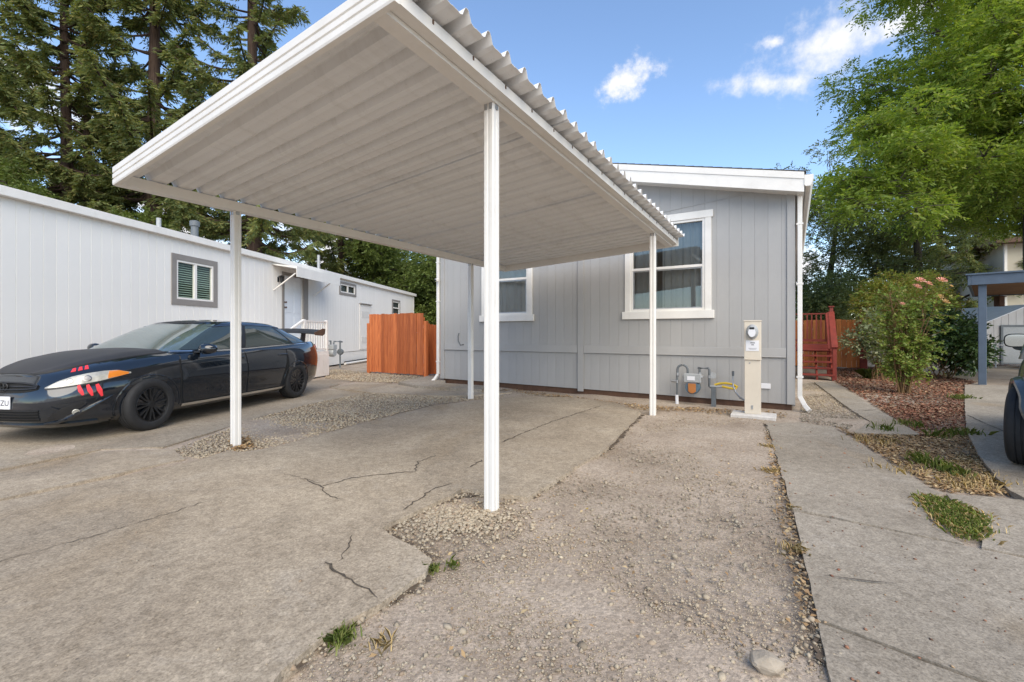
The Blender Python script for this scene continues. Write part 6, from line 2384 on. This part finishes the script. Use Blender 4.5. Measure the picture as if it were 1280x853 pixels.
def build_suv():
    ang = R(36.5)
    fw = Vector((math.cos(ang), math.sin(ang), 0))
    lf = Vector((-fw.y, fw.x, 0))
    rear = Vector((4.84, 4.42, 0))
    WB = 2.62
    WYO = 0.88
    loc = rear + fw * (WB / 2) - lf * WYO
    car = thing('parked_suv', 'slate grey car cut off by the right edge, its rear wheel and door mirror showing', 'car', (loc.x, loc.y, 0.045), ang)
    zl = [(-2.3, 0.46), (-1.75, 0.40), (-1.3, 0.26), (1.3, 0.24), (2.2, 0.27)]
    zs = [(-2.3, 0.98), (-1.8, 1.03), (-1.0, 1.035), (0.8, 1.03), (1.4, 1.01), (2.0, 0.95), (2.3, 0.9)]
    xf = [(0, 2.02), (0.15, 2.13), (0.5, 2.18), (0.8, 2.15), (1, 2.05)]
    xr = [(0, -2.02), (0.12, -2.12), (0.3, -2.16), (0.45, -2.10), (0.8, -2.08), (1, -2.04)]
    wid = [(0, 0.83), (0.08, 0.885), (0.25, 0.90), (0.5, 0.905), (0.75, 0.895), (0.92, 0.865), (1, 0.82)]
    B = Shell(xf, xr, wid, zl, zs, 4.4, 3.0, [(-2.3, 0.0), (0.8, 0.05), (1.6, 0.06), (2.2, 0.02)])
    body = B.mesh(110, 20, 10).build('body', [M['suv_grey'], M['dark_void']], car, smooth=True, weld=True)
    AX = [(WB / 2, 0.36), (-WB / 2, 0.36)]
    WY = 0.775
    cut_arches(body, AX, 0.405, WY)
    gz0 = [(-2.2, 1.02), (0, 1.02), (1.1, 1.03)]
    gz1 = [(-1.9, 1.62), (-1, 1.66), (0, 1.66), (0.5, 1.62)]
    Gc = Shell([(0, 1.12), (0.5, 0.75), (1, 0.30)], [(0, -2.02), (0.6, -1.92), (1, -1.72)], [(0, 0.80), (0.4, 0.73), (0.8, 0.65), (1, 0.58)], gz0, gz1, 9, 10, [(-2, 0.02), (-0.5, 0.04), (0.4, 0.02)])
    Gc.mesh(110, 10, 8).build('cabin', M['suv_grey'], car, smooth=True, weld=True)
    Gc.patch('windscreen', [((R(46), 0.06), (R(46), 0.95)), ((R(90), 0.05), (R(90), 0.955)), ((R(134), 0.06), (R(134), 0.95))], 0.004, M['glass_dark'], car, (1,), 0.006, 24, 8)
    Gc.patch('rear_window', [((R(-47), 0.12), (R(-47), 0.88)), ((R(-90), 0.12), (R(-90), 0.88)), ((R(-133), 0.12), (R(-133), 0.88))], 0.004, M['glass_dark'], car, (1,), 0.006, 24, 8)
    for a, b in ((0.18, 0.92), (-0.42, 0.12), (-0.88, -0.48)):
        Gc.patch('door_window', [((Gc.phi_at(a + (b - a) * i / 8), 0.08), (Gc.phi_at(a + (b - a) * i / 8), 0.86)) for i in range(9)], 0.005, M['glass_dark'], car, dep=0.006, n=16, nv=6)
    # flares over the wheels and a bumper cover
    for x, z in AX:
        for sd in (1, -1):
            g1 = []
            for i in range(29):
                a = R(-14) + R(208) * i / 28
                row = []
                for rr, o in ((0.400, -0.03), (0.404, 0.045), (0.42, 0.06), (0.445, 0.055), (0.47, 0.02), (0.475, -0.02)):
                    xx, zz = x + rr * math.cos(a), max(0.262, z + rr * math.sin(a))
                    ph, t = B.at_x(xx, zz, sd)
                    row.append(B.pt(ph, t, sd) + B.normal(ph, t, sd) * o)
                g1.append(row)
            MB().grid(g1).build('wheel_flare', M['suv_grey'], car, smooth=True)
    B.patch('rear_bumper', [((R(a), 0.10), (R(a), 0.42)) for a in (-24, -45, -65, -90, -115, -135, -156)], 0.03, M['suv_trim'], car, (1,), 0.04, 40, 6)
    B.patch('tail_light', [((R(a), 0.66), (R(a), 0.9)) for a in (-66, -71, -76)], 0.012, M['tail_red'], car, dep=0.014, n=10, nv=5)
    # door mirrors, glass facing back
    for sd in (1, -1):
        m = MB()
        c = Vector((0.80, sd * 1.03, 1.155))
        rows = []
        for dx, k in ((-0.045, 0.92), (-0.04, 1.0), (0.0, 1.0), (0.06, 0.85), (0.10, 0.45), (0.11, 0.05)):
            ring_ = []
            for a in np.linspace(0, 2 * PI, 25):
                ca, sa = math.cos(a), math.sin(a)
                ring_.append(c + Vector((dx, sd * 0.125 * k * math.copysign(abs(ca) ** 0.6, ca), 0.088 * k * math.copysign(abs(sa) ** 0.6, sa))))
            rows.append(ring_)
        m.grid(rows)
        mo = m.build('mirror', M['suv_trim'], car, smooth=True, weld=True)
        m = MB()
        pts = [c + Vector((-0.040, sd * 0.112 * math.copysign(abs(math.cos(a)) ** 0.6, math.cos(a)), 0.076 * math.copysign(abs(math.sin(a)) ** 0.6, math.sin(a)))) for a in np.linspace(0, 2 * PI, 24, endpoint=False)]
        m.add(pts + [p + Vector((0.004, 0, 0)) for p in pts], [tuple(range(24)), tuple(range(47, 23, -1))])
        m.build('mirror_glass', M['mirror'], mo)
        m = MB()
        m.add([(0.76, sd * 0.80, 0.98), (0.76, sd * 1.06, 1.04), (0.76, sd * 1.10, 1.09), (0.76, sd * 0.80, 1.10), (0.86, sd * 0.80, 0.98), (0.86, sd * 1.06, 1.04), (0.86, sd * 1.10, 1.09), (0.86, sd * 0.80, 1.10)],
              [(0, 1, 2, 3), (7, 6, 5, 4), (0, 4, 5, 1), (1, 5, 6, 2), (2, 6, 7, 3), (3, 7, 4, 0)])
        m.build('mirror_arm', M['suv_trim'], mo, bevel=0.01)
    w = wheel_proto(car, 0.365, 0.225, M['meter_grey'], 6)
    place_wheels(car, w, [(x, 0.365) for x, z in AX], WY)


build_suv()

# ------------------------------------------------------------------ vegetation
UP = np.array([0, 0, 1.0])


def unit(v):
    return v / np.maximum(np.linalg.norm(v, axis=-1, keepdims=True), 1e-9)


def leaf_quads(P_, D, L, Wd, jit=0.6, flat=0.5, fold=0.15):
    """rhombic leaves: base P_, direction D, lengths L, widths Wd; faces lean towards the sky by 'flat'"""
    n = len(P_)
    D = unit(D)
    N = unit(UP[None] * flat + RNG.normal(0, jit, (n, 3)))
    S = unit(np.cross(D, N))
    N = np.cross(S, D)
    L = np.broadcast_to(L, n)[:, None]
    Wd = np.broadcast_to(Wd, n)[:, None]
    m = P_ + D * L * 0.45 - N * L * fold * 0.4
    return np.stack([P_, m + S * Wd / 2 + N * L * fold * 0.5, P_ + D * L, m - S * Wd / 2 + N * L * fold * 0.5], 1)


def sprays(O, D, slen, k, ll, lw, spread=0.9, droop=0.25, jit=0.5, flat=0.6, tilt=0.15):
    """leafy twigs: k leaflets set alternately along each twig"""
    m = len(O)
    D = unit(D)
    slen = np.broadcast_to(slen, m) * RNG.uniform(0.6, 1.25, m)
    S = unit(np.cross(D, UP[None] + RNG.normal(0, 0.35, (m, 3))))
    s = (np.arange(k) + 0.6) / k
    sg = np.where(np.arange(k) % 2 == 0, 1.0, -1.0)
    pos = O[:, None] + D[:, None] * (slen[:, None] * s)[..., None] - UP * (droop * slen[:, None] * s ** 2)[..., None]
    ld = D[:, None] * 0.55 + S[:, None] * (sg * spread)[None, :, None] + RNG.normal(0, 0.22, (m, k, 3)) - UP * tilt
    ld[:, -1] = D - UP * droop
    n = m * k
    sz = RNG.uniform(0.65, 1.25, n)
    return leaf_quads(pos.reshape(-1, 3), ld.reshape(-1, 3), ll * sz, lw * sz, jit, flat)


def ball(n, c, r, shell=0.5):
    """points in an ellipsoid, pushed towards its skin, and their outward directions"""
    d = unit(RNG.normal(0, 1, (n, 3)))
    rad = RNG.random(n) ** (1 / 3)
    rad = rad * (1 - shell) + shell * (0.75 + 0.25 * RNG.random(n)) * np.where(RNG.random(n) < 0.8, 1, rad)
    return np.asarray(c) + d * rad[:, None] * np.asarray(r), d


def tree_limbs(mb, base, top, r0, r1, wob=0.15, n=9, seg=9):
    """a tapered, slightly bent trunk; returns its centre line"""
    base, top = Vector(base), Vector(top)
    pts, rs = [], []
    ax, ay = random.uniform(-1, 1), random.uniform(-1, 1)
    for i in range(n + 1):
        f = i / n
        p = base.lerp(top, f) + Vector((ax, ay, 0)) * wob * math.sin(f * PI * 1.6)
        pts.append(p)
        fl = 1 + 0.5 * max(0, 0.10 - f) / 0.10
        rs.append((r0 + (r1 - r0) * f) * fl)
    mb.tube(pts, rs, seg)
    return pts, rs


def limb(mb, a, b, r0, r1, sag=0.2, n=6, seg=6, wob=0.06):
    a, b = Vector(a), Vector(b)
    L = (b - a).length
    pts, rs = [], []
    for i in range(n + 1):
        f = i / n
        p = a.lerp(b, f) + Vector((0, 0, sag * L * math.sin(f * PI) * 0.5))
        if 0 < i < n:
            p += Vector([random.uniform(-1, 1) * wob * L * 0.5 for _ in range(3)])
        pts.append(p)
        rs.append(r0 + (r1 - r0) * f)
    mb.tube(pts, rs, seg, cap=False)
    return pts


def broad_tree(name, label, base, top, r0, clumps, leaf, bark, nspray, slen, k, ll, lw, group=None, droop=0.25, flat=0.6, shell=0.45, twigs=4, spread=0.9, fork=None, cat='tree', jit=0.5):
    """clumps: list of (centre, radii); each clump is held by its own limb"""
    t = thing(name, label, cat, (base[0], base[1], 0), 0, group)
    o = Vector((base[0], base[1], 0))
    mb = MB()
    pts, rs = tree_limbs(mb, Vector(base) - o, Vector(top) - o, r0, r0 * 0.25)
    lv = []
    vol = [c[1][0] * c[1][1] * c[1][2] for c in clumps]
    wsum = sum(v ** 0.67 for v in vol)
    nodes = [(p, rr) for p, rr in zip(pts, rs) if p.z > pts[0].z + (pts[-1].z - pts[0].z) * 0.28]
    order = sorted(range(len(clumps)), key=lambda i: min((Vector(clumps[i][0]) - o - p).length for p, _ in nodes))
    trunk_n = list(nodes)
    for i_ in order:
        (c, r), v = clumps[i_], vol[i_]
        cl = Vector(c) - o
        p0, r_0 = min(nodes, key=lambda q: (q[0] - cl).length + 0.35 * max(0.0, q[0].z - cl.z))
        d = (cl - p0).length
        ra = min(r_0 * 0.62, 0.016 + d * 0.016)
        lp = limb(mb, p0, cl, ra, max(0.010, ra * 0.45), 0.10)
        nodes += [(q, ra * (1 - 0.55 * k_ / 6)) for k_, q in enumerate(lp) if k_ >= 2]
        for _ in range(twigs):
            q = Vector([random.uniform(-1, 1) * r[i] * 0.8 for i in range(3)]) + cl
            limb(mb, lp[random.randint(3, 5)], q, 0.022, 0.006, 0.1, 4, 5)
        n = max(12, int(nspray * v ** 0.67 / wsum))
        P_, d_ = ball(n, np.array(cl), np.array(r), shell)
        D = d_ * np.array([1, 1, 0.6]) + RNG.normal(0, 0.45, (n, 3))
        lv.append(sprays(P_ - unit(D) * slen * 0.4, D, slen, k, ll, lw, spread, droop, jit, flat))
    mb.build('trunk', bark, t, smooth=True, angle=60)
    npmesh('crown', np.concatenate(lv), 4, leaf, t)
    return t


def cloud_clumps(n, c, r, cr, zf=0.6, seed=0, keep=None, lobes=0.25):
    """clump centres spread through an ellipsoid, uneven towards the edge"""
    rg = np.random.default_rng(seed)
    out = []
    while len(out) < n:
        d = rg.normal(0, 1, 3)
        d /= np.linalg.norm(d)
        rad = (0.35 + 0.65 * rg.random() ** 0.6) * (1 + lobes * math.sin(3 * math.atan2(d[1], d[0]) + 2 * d[2] * 3 + seed))
        p = np.array(c) + d * rad * np.array(r)
        if p[2] < 0.6 or (keep is not None and not keep(p)):
            continue
        s = cr * rg.uniform(0.65, 1.35)
        out.append((tuple(p), (s, s, s * zf)))
    return out


def redwood(label, x, y, hgt, r0, zlow, lmax, seed, dens=1.0, zdense=0.0, group='tall redwoods behind the white house', double=False):
    rg = random.Random(seed)
    t = thing('redwood_tree', label, 'tree', (x, y, 0), 0, group)
    mb = MB()
    tr = tree_limbs(mb, (0, 0, -0.2), (rg.uniform(-0.4, 0.4), 0, hgt), r0, 0.06, 0.12, 12, 12)[0]
    if double:
        tree_limbs(mb, (r0 * 1.5, 0.2, -0.2), (r0 * 2.4, 0.3, hgt * 0.9), r0 * 0.8, 0.05, 0.1, 12, 10)
    O, D, Ls = [], [], []
    z = zlow
    while z < hgt - 0.6:
        f = (z - zlow) / (hgt - zlow)
        nb = rg.choice((2, 3, 3, 4))
        if rg.random() < 0.12:
            z += 0.5
            continue
        a0 = rg.uniform(0, 2 * PI)
        for b in range(nb):
            a = a0 + 2 * PI * b / nb + rg.uniform(-0.5, 0.5)
            L = lmax * (1 - f) ** 0.75 * rg.uniform(0.55, 1.12) + 0.5
            el = rg.uniform(-0.22, 0.22) + 0.12 * f
            dirv = Vector((math.cos(a), math.sin(a), el))
            base = Vector((0, 0, z + rg.uniform(-0.2, 0.2)))
            pts = []
            for i in range(8):
                q = i / 7
                pts.append(base + dirv * (L * q) + Vector((0, 0, -0.16 * L * math.sin(q * PI * 0.9) + 0.13 * L * q * q)))
            mb.tube(pts, [0.035 + 0.012 * L * (1 - i / 7) * 0.8 for i in range(8)], 5, cap=False)
            nt = int(L * 17 * dens)
            side = Vector((-math.sin(a), math.cos(a), 0))
            for j in range(nt):
                q = 0.22 + 0.78 * rg.random() ** 0.8
                fi = min(6, int(q * 7))
                p = pts[fi].lerp(pts[fi + 1], q * 7 - fi)
                w = (1.05 - 0.75 * q) * (0.35 + 0.16 * L)
                sg = rg.choice((-1, 1))
                d = side * sg * rg.uniform(0.5, 1.0) + dirv * rg.uniform(0.3, 1.0) + Vector((0, 0, rg.uniform(-0.55, 0.15)))
                O.append(p)
                D.append(d)
                Ls.append(max(0.3, w * rg.uniform(0.6, 1.2)))
        z += rg.uniform(0.20, 0.46)
    O, D, Ls = np.array(O), np.array(D), np.array(Ls)
    mb.build('trunk', M['bark_red'], t, smooth=True, angle=60)
    q = sprays(O, D, Ls, 14, 0.25, 0.066, 0.75, 0.42, 0.5, 0.4, 0.35)
    npmesh('crown', q, 4, M['redwood'], t)
    return t


def at(px, Y):
    return (px - CX) / F * Y


redwood('redwood with twin leaning trunks at the left, over the near end of the white house', at(84, 24), 24, 25, 0.40, 3.6, 5.0, 3, 1.15, double=True)
redwood('tallest redwood with straight trunk, left of the carport roof corner', at(192, 25), 25, 29, 0.52, 4.2, 5.2, 5, 1.15)
redwood('redwood with thick dark red trunk seen beside the left front carport post', at(318, 24.5), 24.5, 29, 0.46, 6.6, 4.4, 8, 0.95)
redwood('slim redwood low behind the vent pipes on the white roof', at(250, 33), 33, 20, 0.30, 3.0, 4.6, 12, 1.0)
redwood('dark redwood behind the small high window of the white house', at(428, 33), 33, 17.0, 0.34, 3.2, 4.6, 14, 1.2)
redwood('redwood at the left edge of the photo behind the white roof', at(-60, 27), 27, 24, 0.42, 3.0, 5.2, 21, 1.0)

G1 = 'leafy trees behind the white house'
broad_tree('leafy_tree', 'yellow green bushy tree low behind the white roof at the left edge', (at(25, 21), 21, 0), (at(25, 21), 21, 5.6), 0.16, cloud_clumps(22, (at(20, 21), 21, 5.2), (3.6, 2.0, 2.6), 1.1, 0.7, 1), M['green'], M['bark'], 3400, 0.42, 12, 0.13, 0.062, G1)
broad_tree('leafy_tree', 'green bushy tree low behind the white roof below the tallest redwood', (at(140, 22), 22, 0), (at(140, 22), 22, 5.0), 0.15, cloud_clumps(18, (at(135, 22), 22, 4.8), (3.2, 2.0, 2.0), 1.05, 0.7, 2), M['green'], M['bark'], 3000, 0.42, 12, 0.13, 0.062, G1)
broad_tree('leafy_tree', 'broad green tree behind the far end of the white house', (at(500, 33), 33, 0), (at(505, 33), 33, 6.4), 0.22, cloud_clumps(34, (at(505, 33), 33, 4.9), (4.6, 3.0, 3.3), 1.4, 0.7, 3), M['green'], M['bark'], 5200, 0.5, 12, 0.17, 0.085, G1)
broad_tree('leafy_tree', 'loose dark green tree between the redwoods and the grey house', (at(455, 38), 38, 0), (at(455, 38), 38, 8.4), 0.24, cloud_clumps(26, (at(462, 38), 38, 6.6), (3.6, 3.0, 3.2), 1.2, 0.6, 4), M['oak'], M['bark'], 2600, 0.55, 12, 0.19, 0.09, G1)
broad_tree('leafy_tree', 'leafy tree rising behind the left corner of the grey house', (at(575, 30), 30, 0), (at(575, 30), 30, 6.0), 0.22, cloud_clumps(30, (at(570, 30), 30, 4.2), (3.6, 3.0, 3.0), 1.3, 0.7, 5), M['green'], M['bark'], 4200, 0.5, 12, 0.17, 0.085, G1)

G2 = 'trees behind the right-hand yard'
lo_clumps = []
_rg = np.random.default_rng(5)
# the bright honey locust: flat layers of feathery leaf all through a wide crown
while len(lo_clumps) < 230:
    p = np.array([19.5, 15.2, 8.8]) + _rg.uniform(-1, 1, 3) * np.array([9.2, 5.0, 6.6])
    e = ((p[0] - 19.5) / 7.6) ** 2 + ((p[1] - 15.2) / 4.8) ** 2 + ((p[2] - 9.4) / (6.4 if p[2] > 9.4 else 5.4)) ** 2
    if e > 1.0 + 0.25 * math.sin(p[0] * 1.7 + p[2]) or e < 0.18:
        continue
    if p[2] < 5.5 and p[0] > 13.4:
        continue
    s_ = _rg.uniform(0.75, 1.35)
    lo_clumps.append((tuple(p), (s_ * 1.15, s_ * 1.0, s_ * 0.52)))
for i_ in range(62):
    px_, py_, Y_ = (_rg.uniform(1052, 1150), _rg.uniform(150, 262), _rg.uniform(12.6, 15.2)) if i_ < 34 else (_rg.uniform(1120, 1330), _rg.uniform(120, 232), _rg.uniform(12.4, 15.6))
    if py_ < 190 and px_ < 1075:
        continue
    s_ = _rg.uniform(0.55, 0.95)
    lo_clumps.append(((at(px_, Y_), Y_, EYE - (py_ - HY) / F * Y_), (s_ * 1.2, s_, s_ * 0.5)))
lt = broad_tree('locust_tree', 'big bright green feathery tree filling the upper right corner', (18.9, 16.2, -0.1), (17.6, 15.6, 12.6), 0.33, lo_clumps, M['locust'], M['bark'], 32000, 0.46, 13, 0.14, 0.050, G2, 0.32, 0.7, 0.3, 5, 1.0)
broad_tree('oak_tree', 'dark fine leaved oak standing beyond the right corner of the grey house', (at(1035, 25), 25, 0), (at(1042, 25), 25, 8.2), 0.26, cloud_clumps(54, (at(1045, 25), 25, 5.4), (4.3, 3.0, 5.0), 1.25, 0.65, 7), M['oak'], M['bark'], 5200, 0.46, 12, 0.12, 0.06, G2)
broad_tree('oak_tree', 'dark tree with forked bare trunk behind the rose bush and hedge', (at(1143, 23), 23, 0), (at(1150, 23), 23, 8.8), 0.30, cloud_clumps(40, (at(1150, 23), 23, 7.2), (4.2, 2.8, 3.4), 1.05, 0.55, 9), M['oak'], M['bark'], 3600, 0.44, 12, 0.12, 0.06, G2)
redwood('dark conifer behind the beige house at the right edge', at(1234, 30), 30, 17, 0.36, 3.2, 5.0, 31, 1.0, group=G2)
redwood('dark conifer between the forked tree and the beige house', at(1175, 36), 36, 15, 0.30, 2.4, 5.4, 33, 1.0, group=G2)
broad_tree('oak_tree', 'low dark tree over the orange fence behind the red steps', (at(1060, 21.5), 21.5, 0), (at(1062, 21.5), 21.5, 3.4), 0.14, cloud_clumps(18, (at(1062, 21.5), 21.5, 2.8), (2.6, 1.4, 1.5), 0.8, 0.7, 10), M['oak'], M['bark'], 2400, 0.4, 12, 0.11, 0.055, G2)

# far wood that closes the view
n = 4600
ang_ = RNG.uniform(-1.25, 1.25, n)
dist = RNG.uniform(52, 64, n)
hz = RNG.random(n) ** 1.3 * (4.6 + 2.0 * np.sin(ang_ * 23) + 1.5 * np.sin(ang_ * 61))
Of = np.stack([np.sin(ang_) * dist, np.cos(ang_) * dist, hz], -1)
kind(npmesh('far_wood', sprays(Of, RNG.normal(0, 1, (n, 3)) * np.array([1, 1, 0.5]), 1.8, 14, 0.55, 0.28, 0.9, 0.3), 4, M['oak']), 'stuff')


def bush(name, label, c, clumps, leaf, nspray, slen, k, ll, lw, stems=8, spread=0.8, r=0.015, shell=0.6, flat=0.5, bark='cane'):
    t = thing(name, label, 'bush', (c[0], c[1], 0))
    mb = MB()
    lv = []
    vol = [q[1][0] * q[1][1] * q[1][2] for q in clumps]
    ws = sum(v ** 0.67 for v in vol)
    for (p, rr), v in zip(clumps, vol):
        for _ in range(max(1, stems // len(clumps))):
            a = random.uniform(0, 2 * PI)
            b = Vector((0.14 * math.cos(a), 0.14 * math.sin(a), -0.02))
            q = Vector(p) + Vector([random.uniform(-0.5, 0.5) * x for x in rr])
            limb(mb, b, q, r, r * 0.4, random.uniform(-0.15, 0.1), 6, 6, 0.08)
        n = max(10, int(nspray * v ** 0.67 / ws))
        P_, d_ = ball(n, np.array(p), np.array(rr), shell)
        ok = P_[:, 2] > 0.05
        P_, d_ = P_[ok], d_[ok]
        D = d_ + RNG.normal(0, 0.5, (len(P_), 3)) + UP * 0.15
        lv.append(sprays(P_ - unit(D) * slen * 0.3, D, slen, k, ll, lw, spread, 0.15, 0.5, flat))
    mb.build('stems', M[bark], t, smooth=True)
    npmesh('foliage', np.concatenate(lv), 4, leaf, t)
    return t


hc = (12.45, 14.2)
bush('hedge_bush', 'large rounded clipped bush, green and russet, behind the rose bush', hc, cloud_clumps(26, (0, 0, 2.15), (1.25, 1.05, 0.92), 0.52, 0.85, 41, lobes=0.08) + cloud_clumps(8, (0.1, 0, 0.9), (1.0, 0.8, 0.5), 0.5, 0.8, 42), M['hedge'], 4600, 0.20, 9, 0.062, 0.034, 34, r=0.02)
bush('glossy_bush', 'low dark glossy bush right of the rose bush by the blue post', (at(1180, 12.8), 12.8), cloud_clumps(14, (0, 0, 0.95), (0.80, 0.6, 0.7), 0.42, 0.9, 43, lobes=0.1), M['shrub'], 1700, 0.26, 8, 0.11, 0.055, 18)
bush('pale_bush', 'loose bush with pale leaves against the orange fence end', (at(1098, 12.6), 12.6), cloud_clumps(9, (0, 0, 0.95), (0.45, 0.4, 0.62), 0.28, 0.8, 44), M['pale_leaf'], 420, 0.26, 7, 0.095, 0.055, 14)


def rose_bush():
    b = G(1130, 492)
    t = thing('rose_bush', 'tall leggy rose bush with pink and peach blooms in the bark bed', 'rose bush', (b.x, b.y, 0))
    mb = MB()
    lv = []
    tips = []
    rg = random.Random(4)
    for i in range(22):
        a = rg.uniform(0, 2 * PI)
        b0 = Vector((0.13 * math.cos(a) * rg.random(), 0.13 * math.sin(a) * rg.random(), -0.02))
        hgt = rg.uniform(1.3, 2.4)
        sp = rg.uniform(0.10, 0.42)
        tip = Vector((math.cos(a) * sp * hgt * 0.85 + 0.12, math.sin(a) * sp * hgt * 0.6, hgt))
        pts = limb(mb, b0, tip, 0.014, 0.005, 0.08, 8, 6, 0.05)
        tips.append(tip)
        for k in range(12):
            q = 0.16 + 0.84 * rg.random()
            j = min(7, int(q * 8))
            p = pts[j].lerp(pts[j + 1], q * 8 - j)
            d = Vector((rg.uniform(-1, 1), rg.uniform(-1, 1), rg.uniform(-0.1, 0.7))).normalized()
            e = p + d * rg.uniform(0.14, 0.48) * (0.5 + q)
            limb(mb, p, e, 0.006, 0.003, 0.1, 3, 5)
            m = 6
            Oo = np.array([p.lerp(e, 0.3 + 0.7 * rg.random()) for _ in range(m)])
            lv.append(sprays(Oo, np.array([d] * m) + RNG.normal(0, 0.7, (m, 3)), 0.15, 6, 0.062, 0.040, 0.9, 0.2))
    mb.build('canes', M['cane'], t, smooth=True)
    npmesh('foliage', np.concatenate(lv), 4, M['rose_leaf'], t)
    for px, py, s, mt in ((1150, 351, 0.10, 'pink'), (1146, 359, 0.095, 'pink'), (1160, 355, 0.085, 'pink'), (1177, 351, 0.105, 'pink'), (1174, 371, 0.08, 'peach'), (1181, 378, 0.10, 'peach'), (1128, 380, 0.05, 'pink'), (1189, 358, 0.045, 'peach')):
        Yb = b.y - 0.45
        p = Vector((at(px, Yb) - b.x, -0.45, EYE - (py - HY) / F * Yb))
        near = min(tips, key=lambda q: (q - p).length)
        st = MB()
        st.tube([near.lerp(p, 0.0) - Vector((0, 0, 0.1)), near.lerp(p, 0.5), p - Vector((0, 0, 0.02))], 0.004, 5)
        st.build('flower_stem', M['cane'], t)
        m = MB()
        axis = Vector((rg.uniform(-0.3, 0.3), -0.6, 0.8)).normalized()
        u = axis.orthogonal().normalized()
        v = axis.cross(u)
        for layer, (k, rr, hh) in enumerate(((4, 0.25, 0.62), (5, 0.55, 0.5), (7, 0.95, 0.22))):
            for i in range(k):
                a = 2 * PI * (i + layer * 0.4) / k
                w = 2.6 / k
                row = []
                for f, g_ in ((0.12, 0.0), (0.7, 0.55), (1.0, 1.0)):
                    row.append([p + (u * math.cos(a + o) + v * math.sin(a + o)) * (s * rr * f) + axis * (s * hh * g_) for o in (-w / 2, 0, w / 2)])
                m.grid(row)
        m.build('rose_bloom', [M[mt]], t)
    return t


rose_bush()


def strap_plant(px, py, n, h, label):
    g = G(px, py)
    t = thing('strap_plant', label, 'plant', (g.x, g.y, 0))
    a = RNG.uniform(0, 2 * PI, n)
    d = np.stack([np.cos(a), np.sin(a), np.zeros(n)], -1)
    s = np.stack([-np.sin(a), np.cos(a), np.zeros(n)], -1) * 0.012
    b = np.stack([RNG.normal(0, 0.05, n), RNG.normal(0, 0.05, n), np.zeros(n)], -1)
    hh = (h * RNG.uniform(0.5, 1.1, n))[:, None]
    ln = RNG.uniform(0.2, 0.9, n)[:, None]
    p1 = b + d * hh * ln * 0.4 + UP * hh * 0.8
    p2 = b + d * hh * ln + UP * hh * (0.95 - 0.35 * ln)
    v = np.stack([b - s, b + s, p1 + s * 1.2, p2, p1 - s * 1.2], 1)
    npmesh('leaves', v, 5, M['green'], t)


strap_plant(1112, 472, 60, 0.55, 'tuft of long strap leaves at the left foot of the rose bush')
strap_plant(1086, 474, 40, 0.35, 'small tuft of strap leaves beside the fence end')
#NEXT
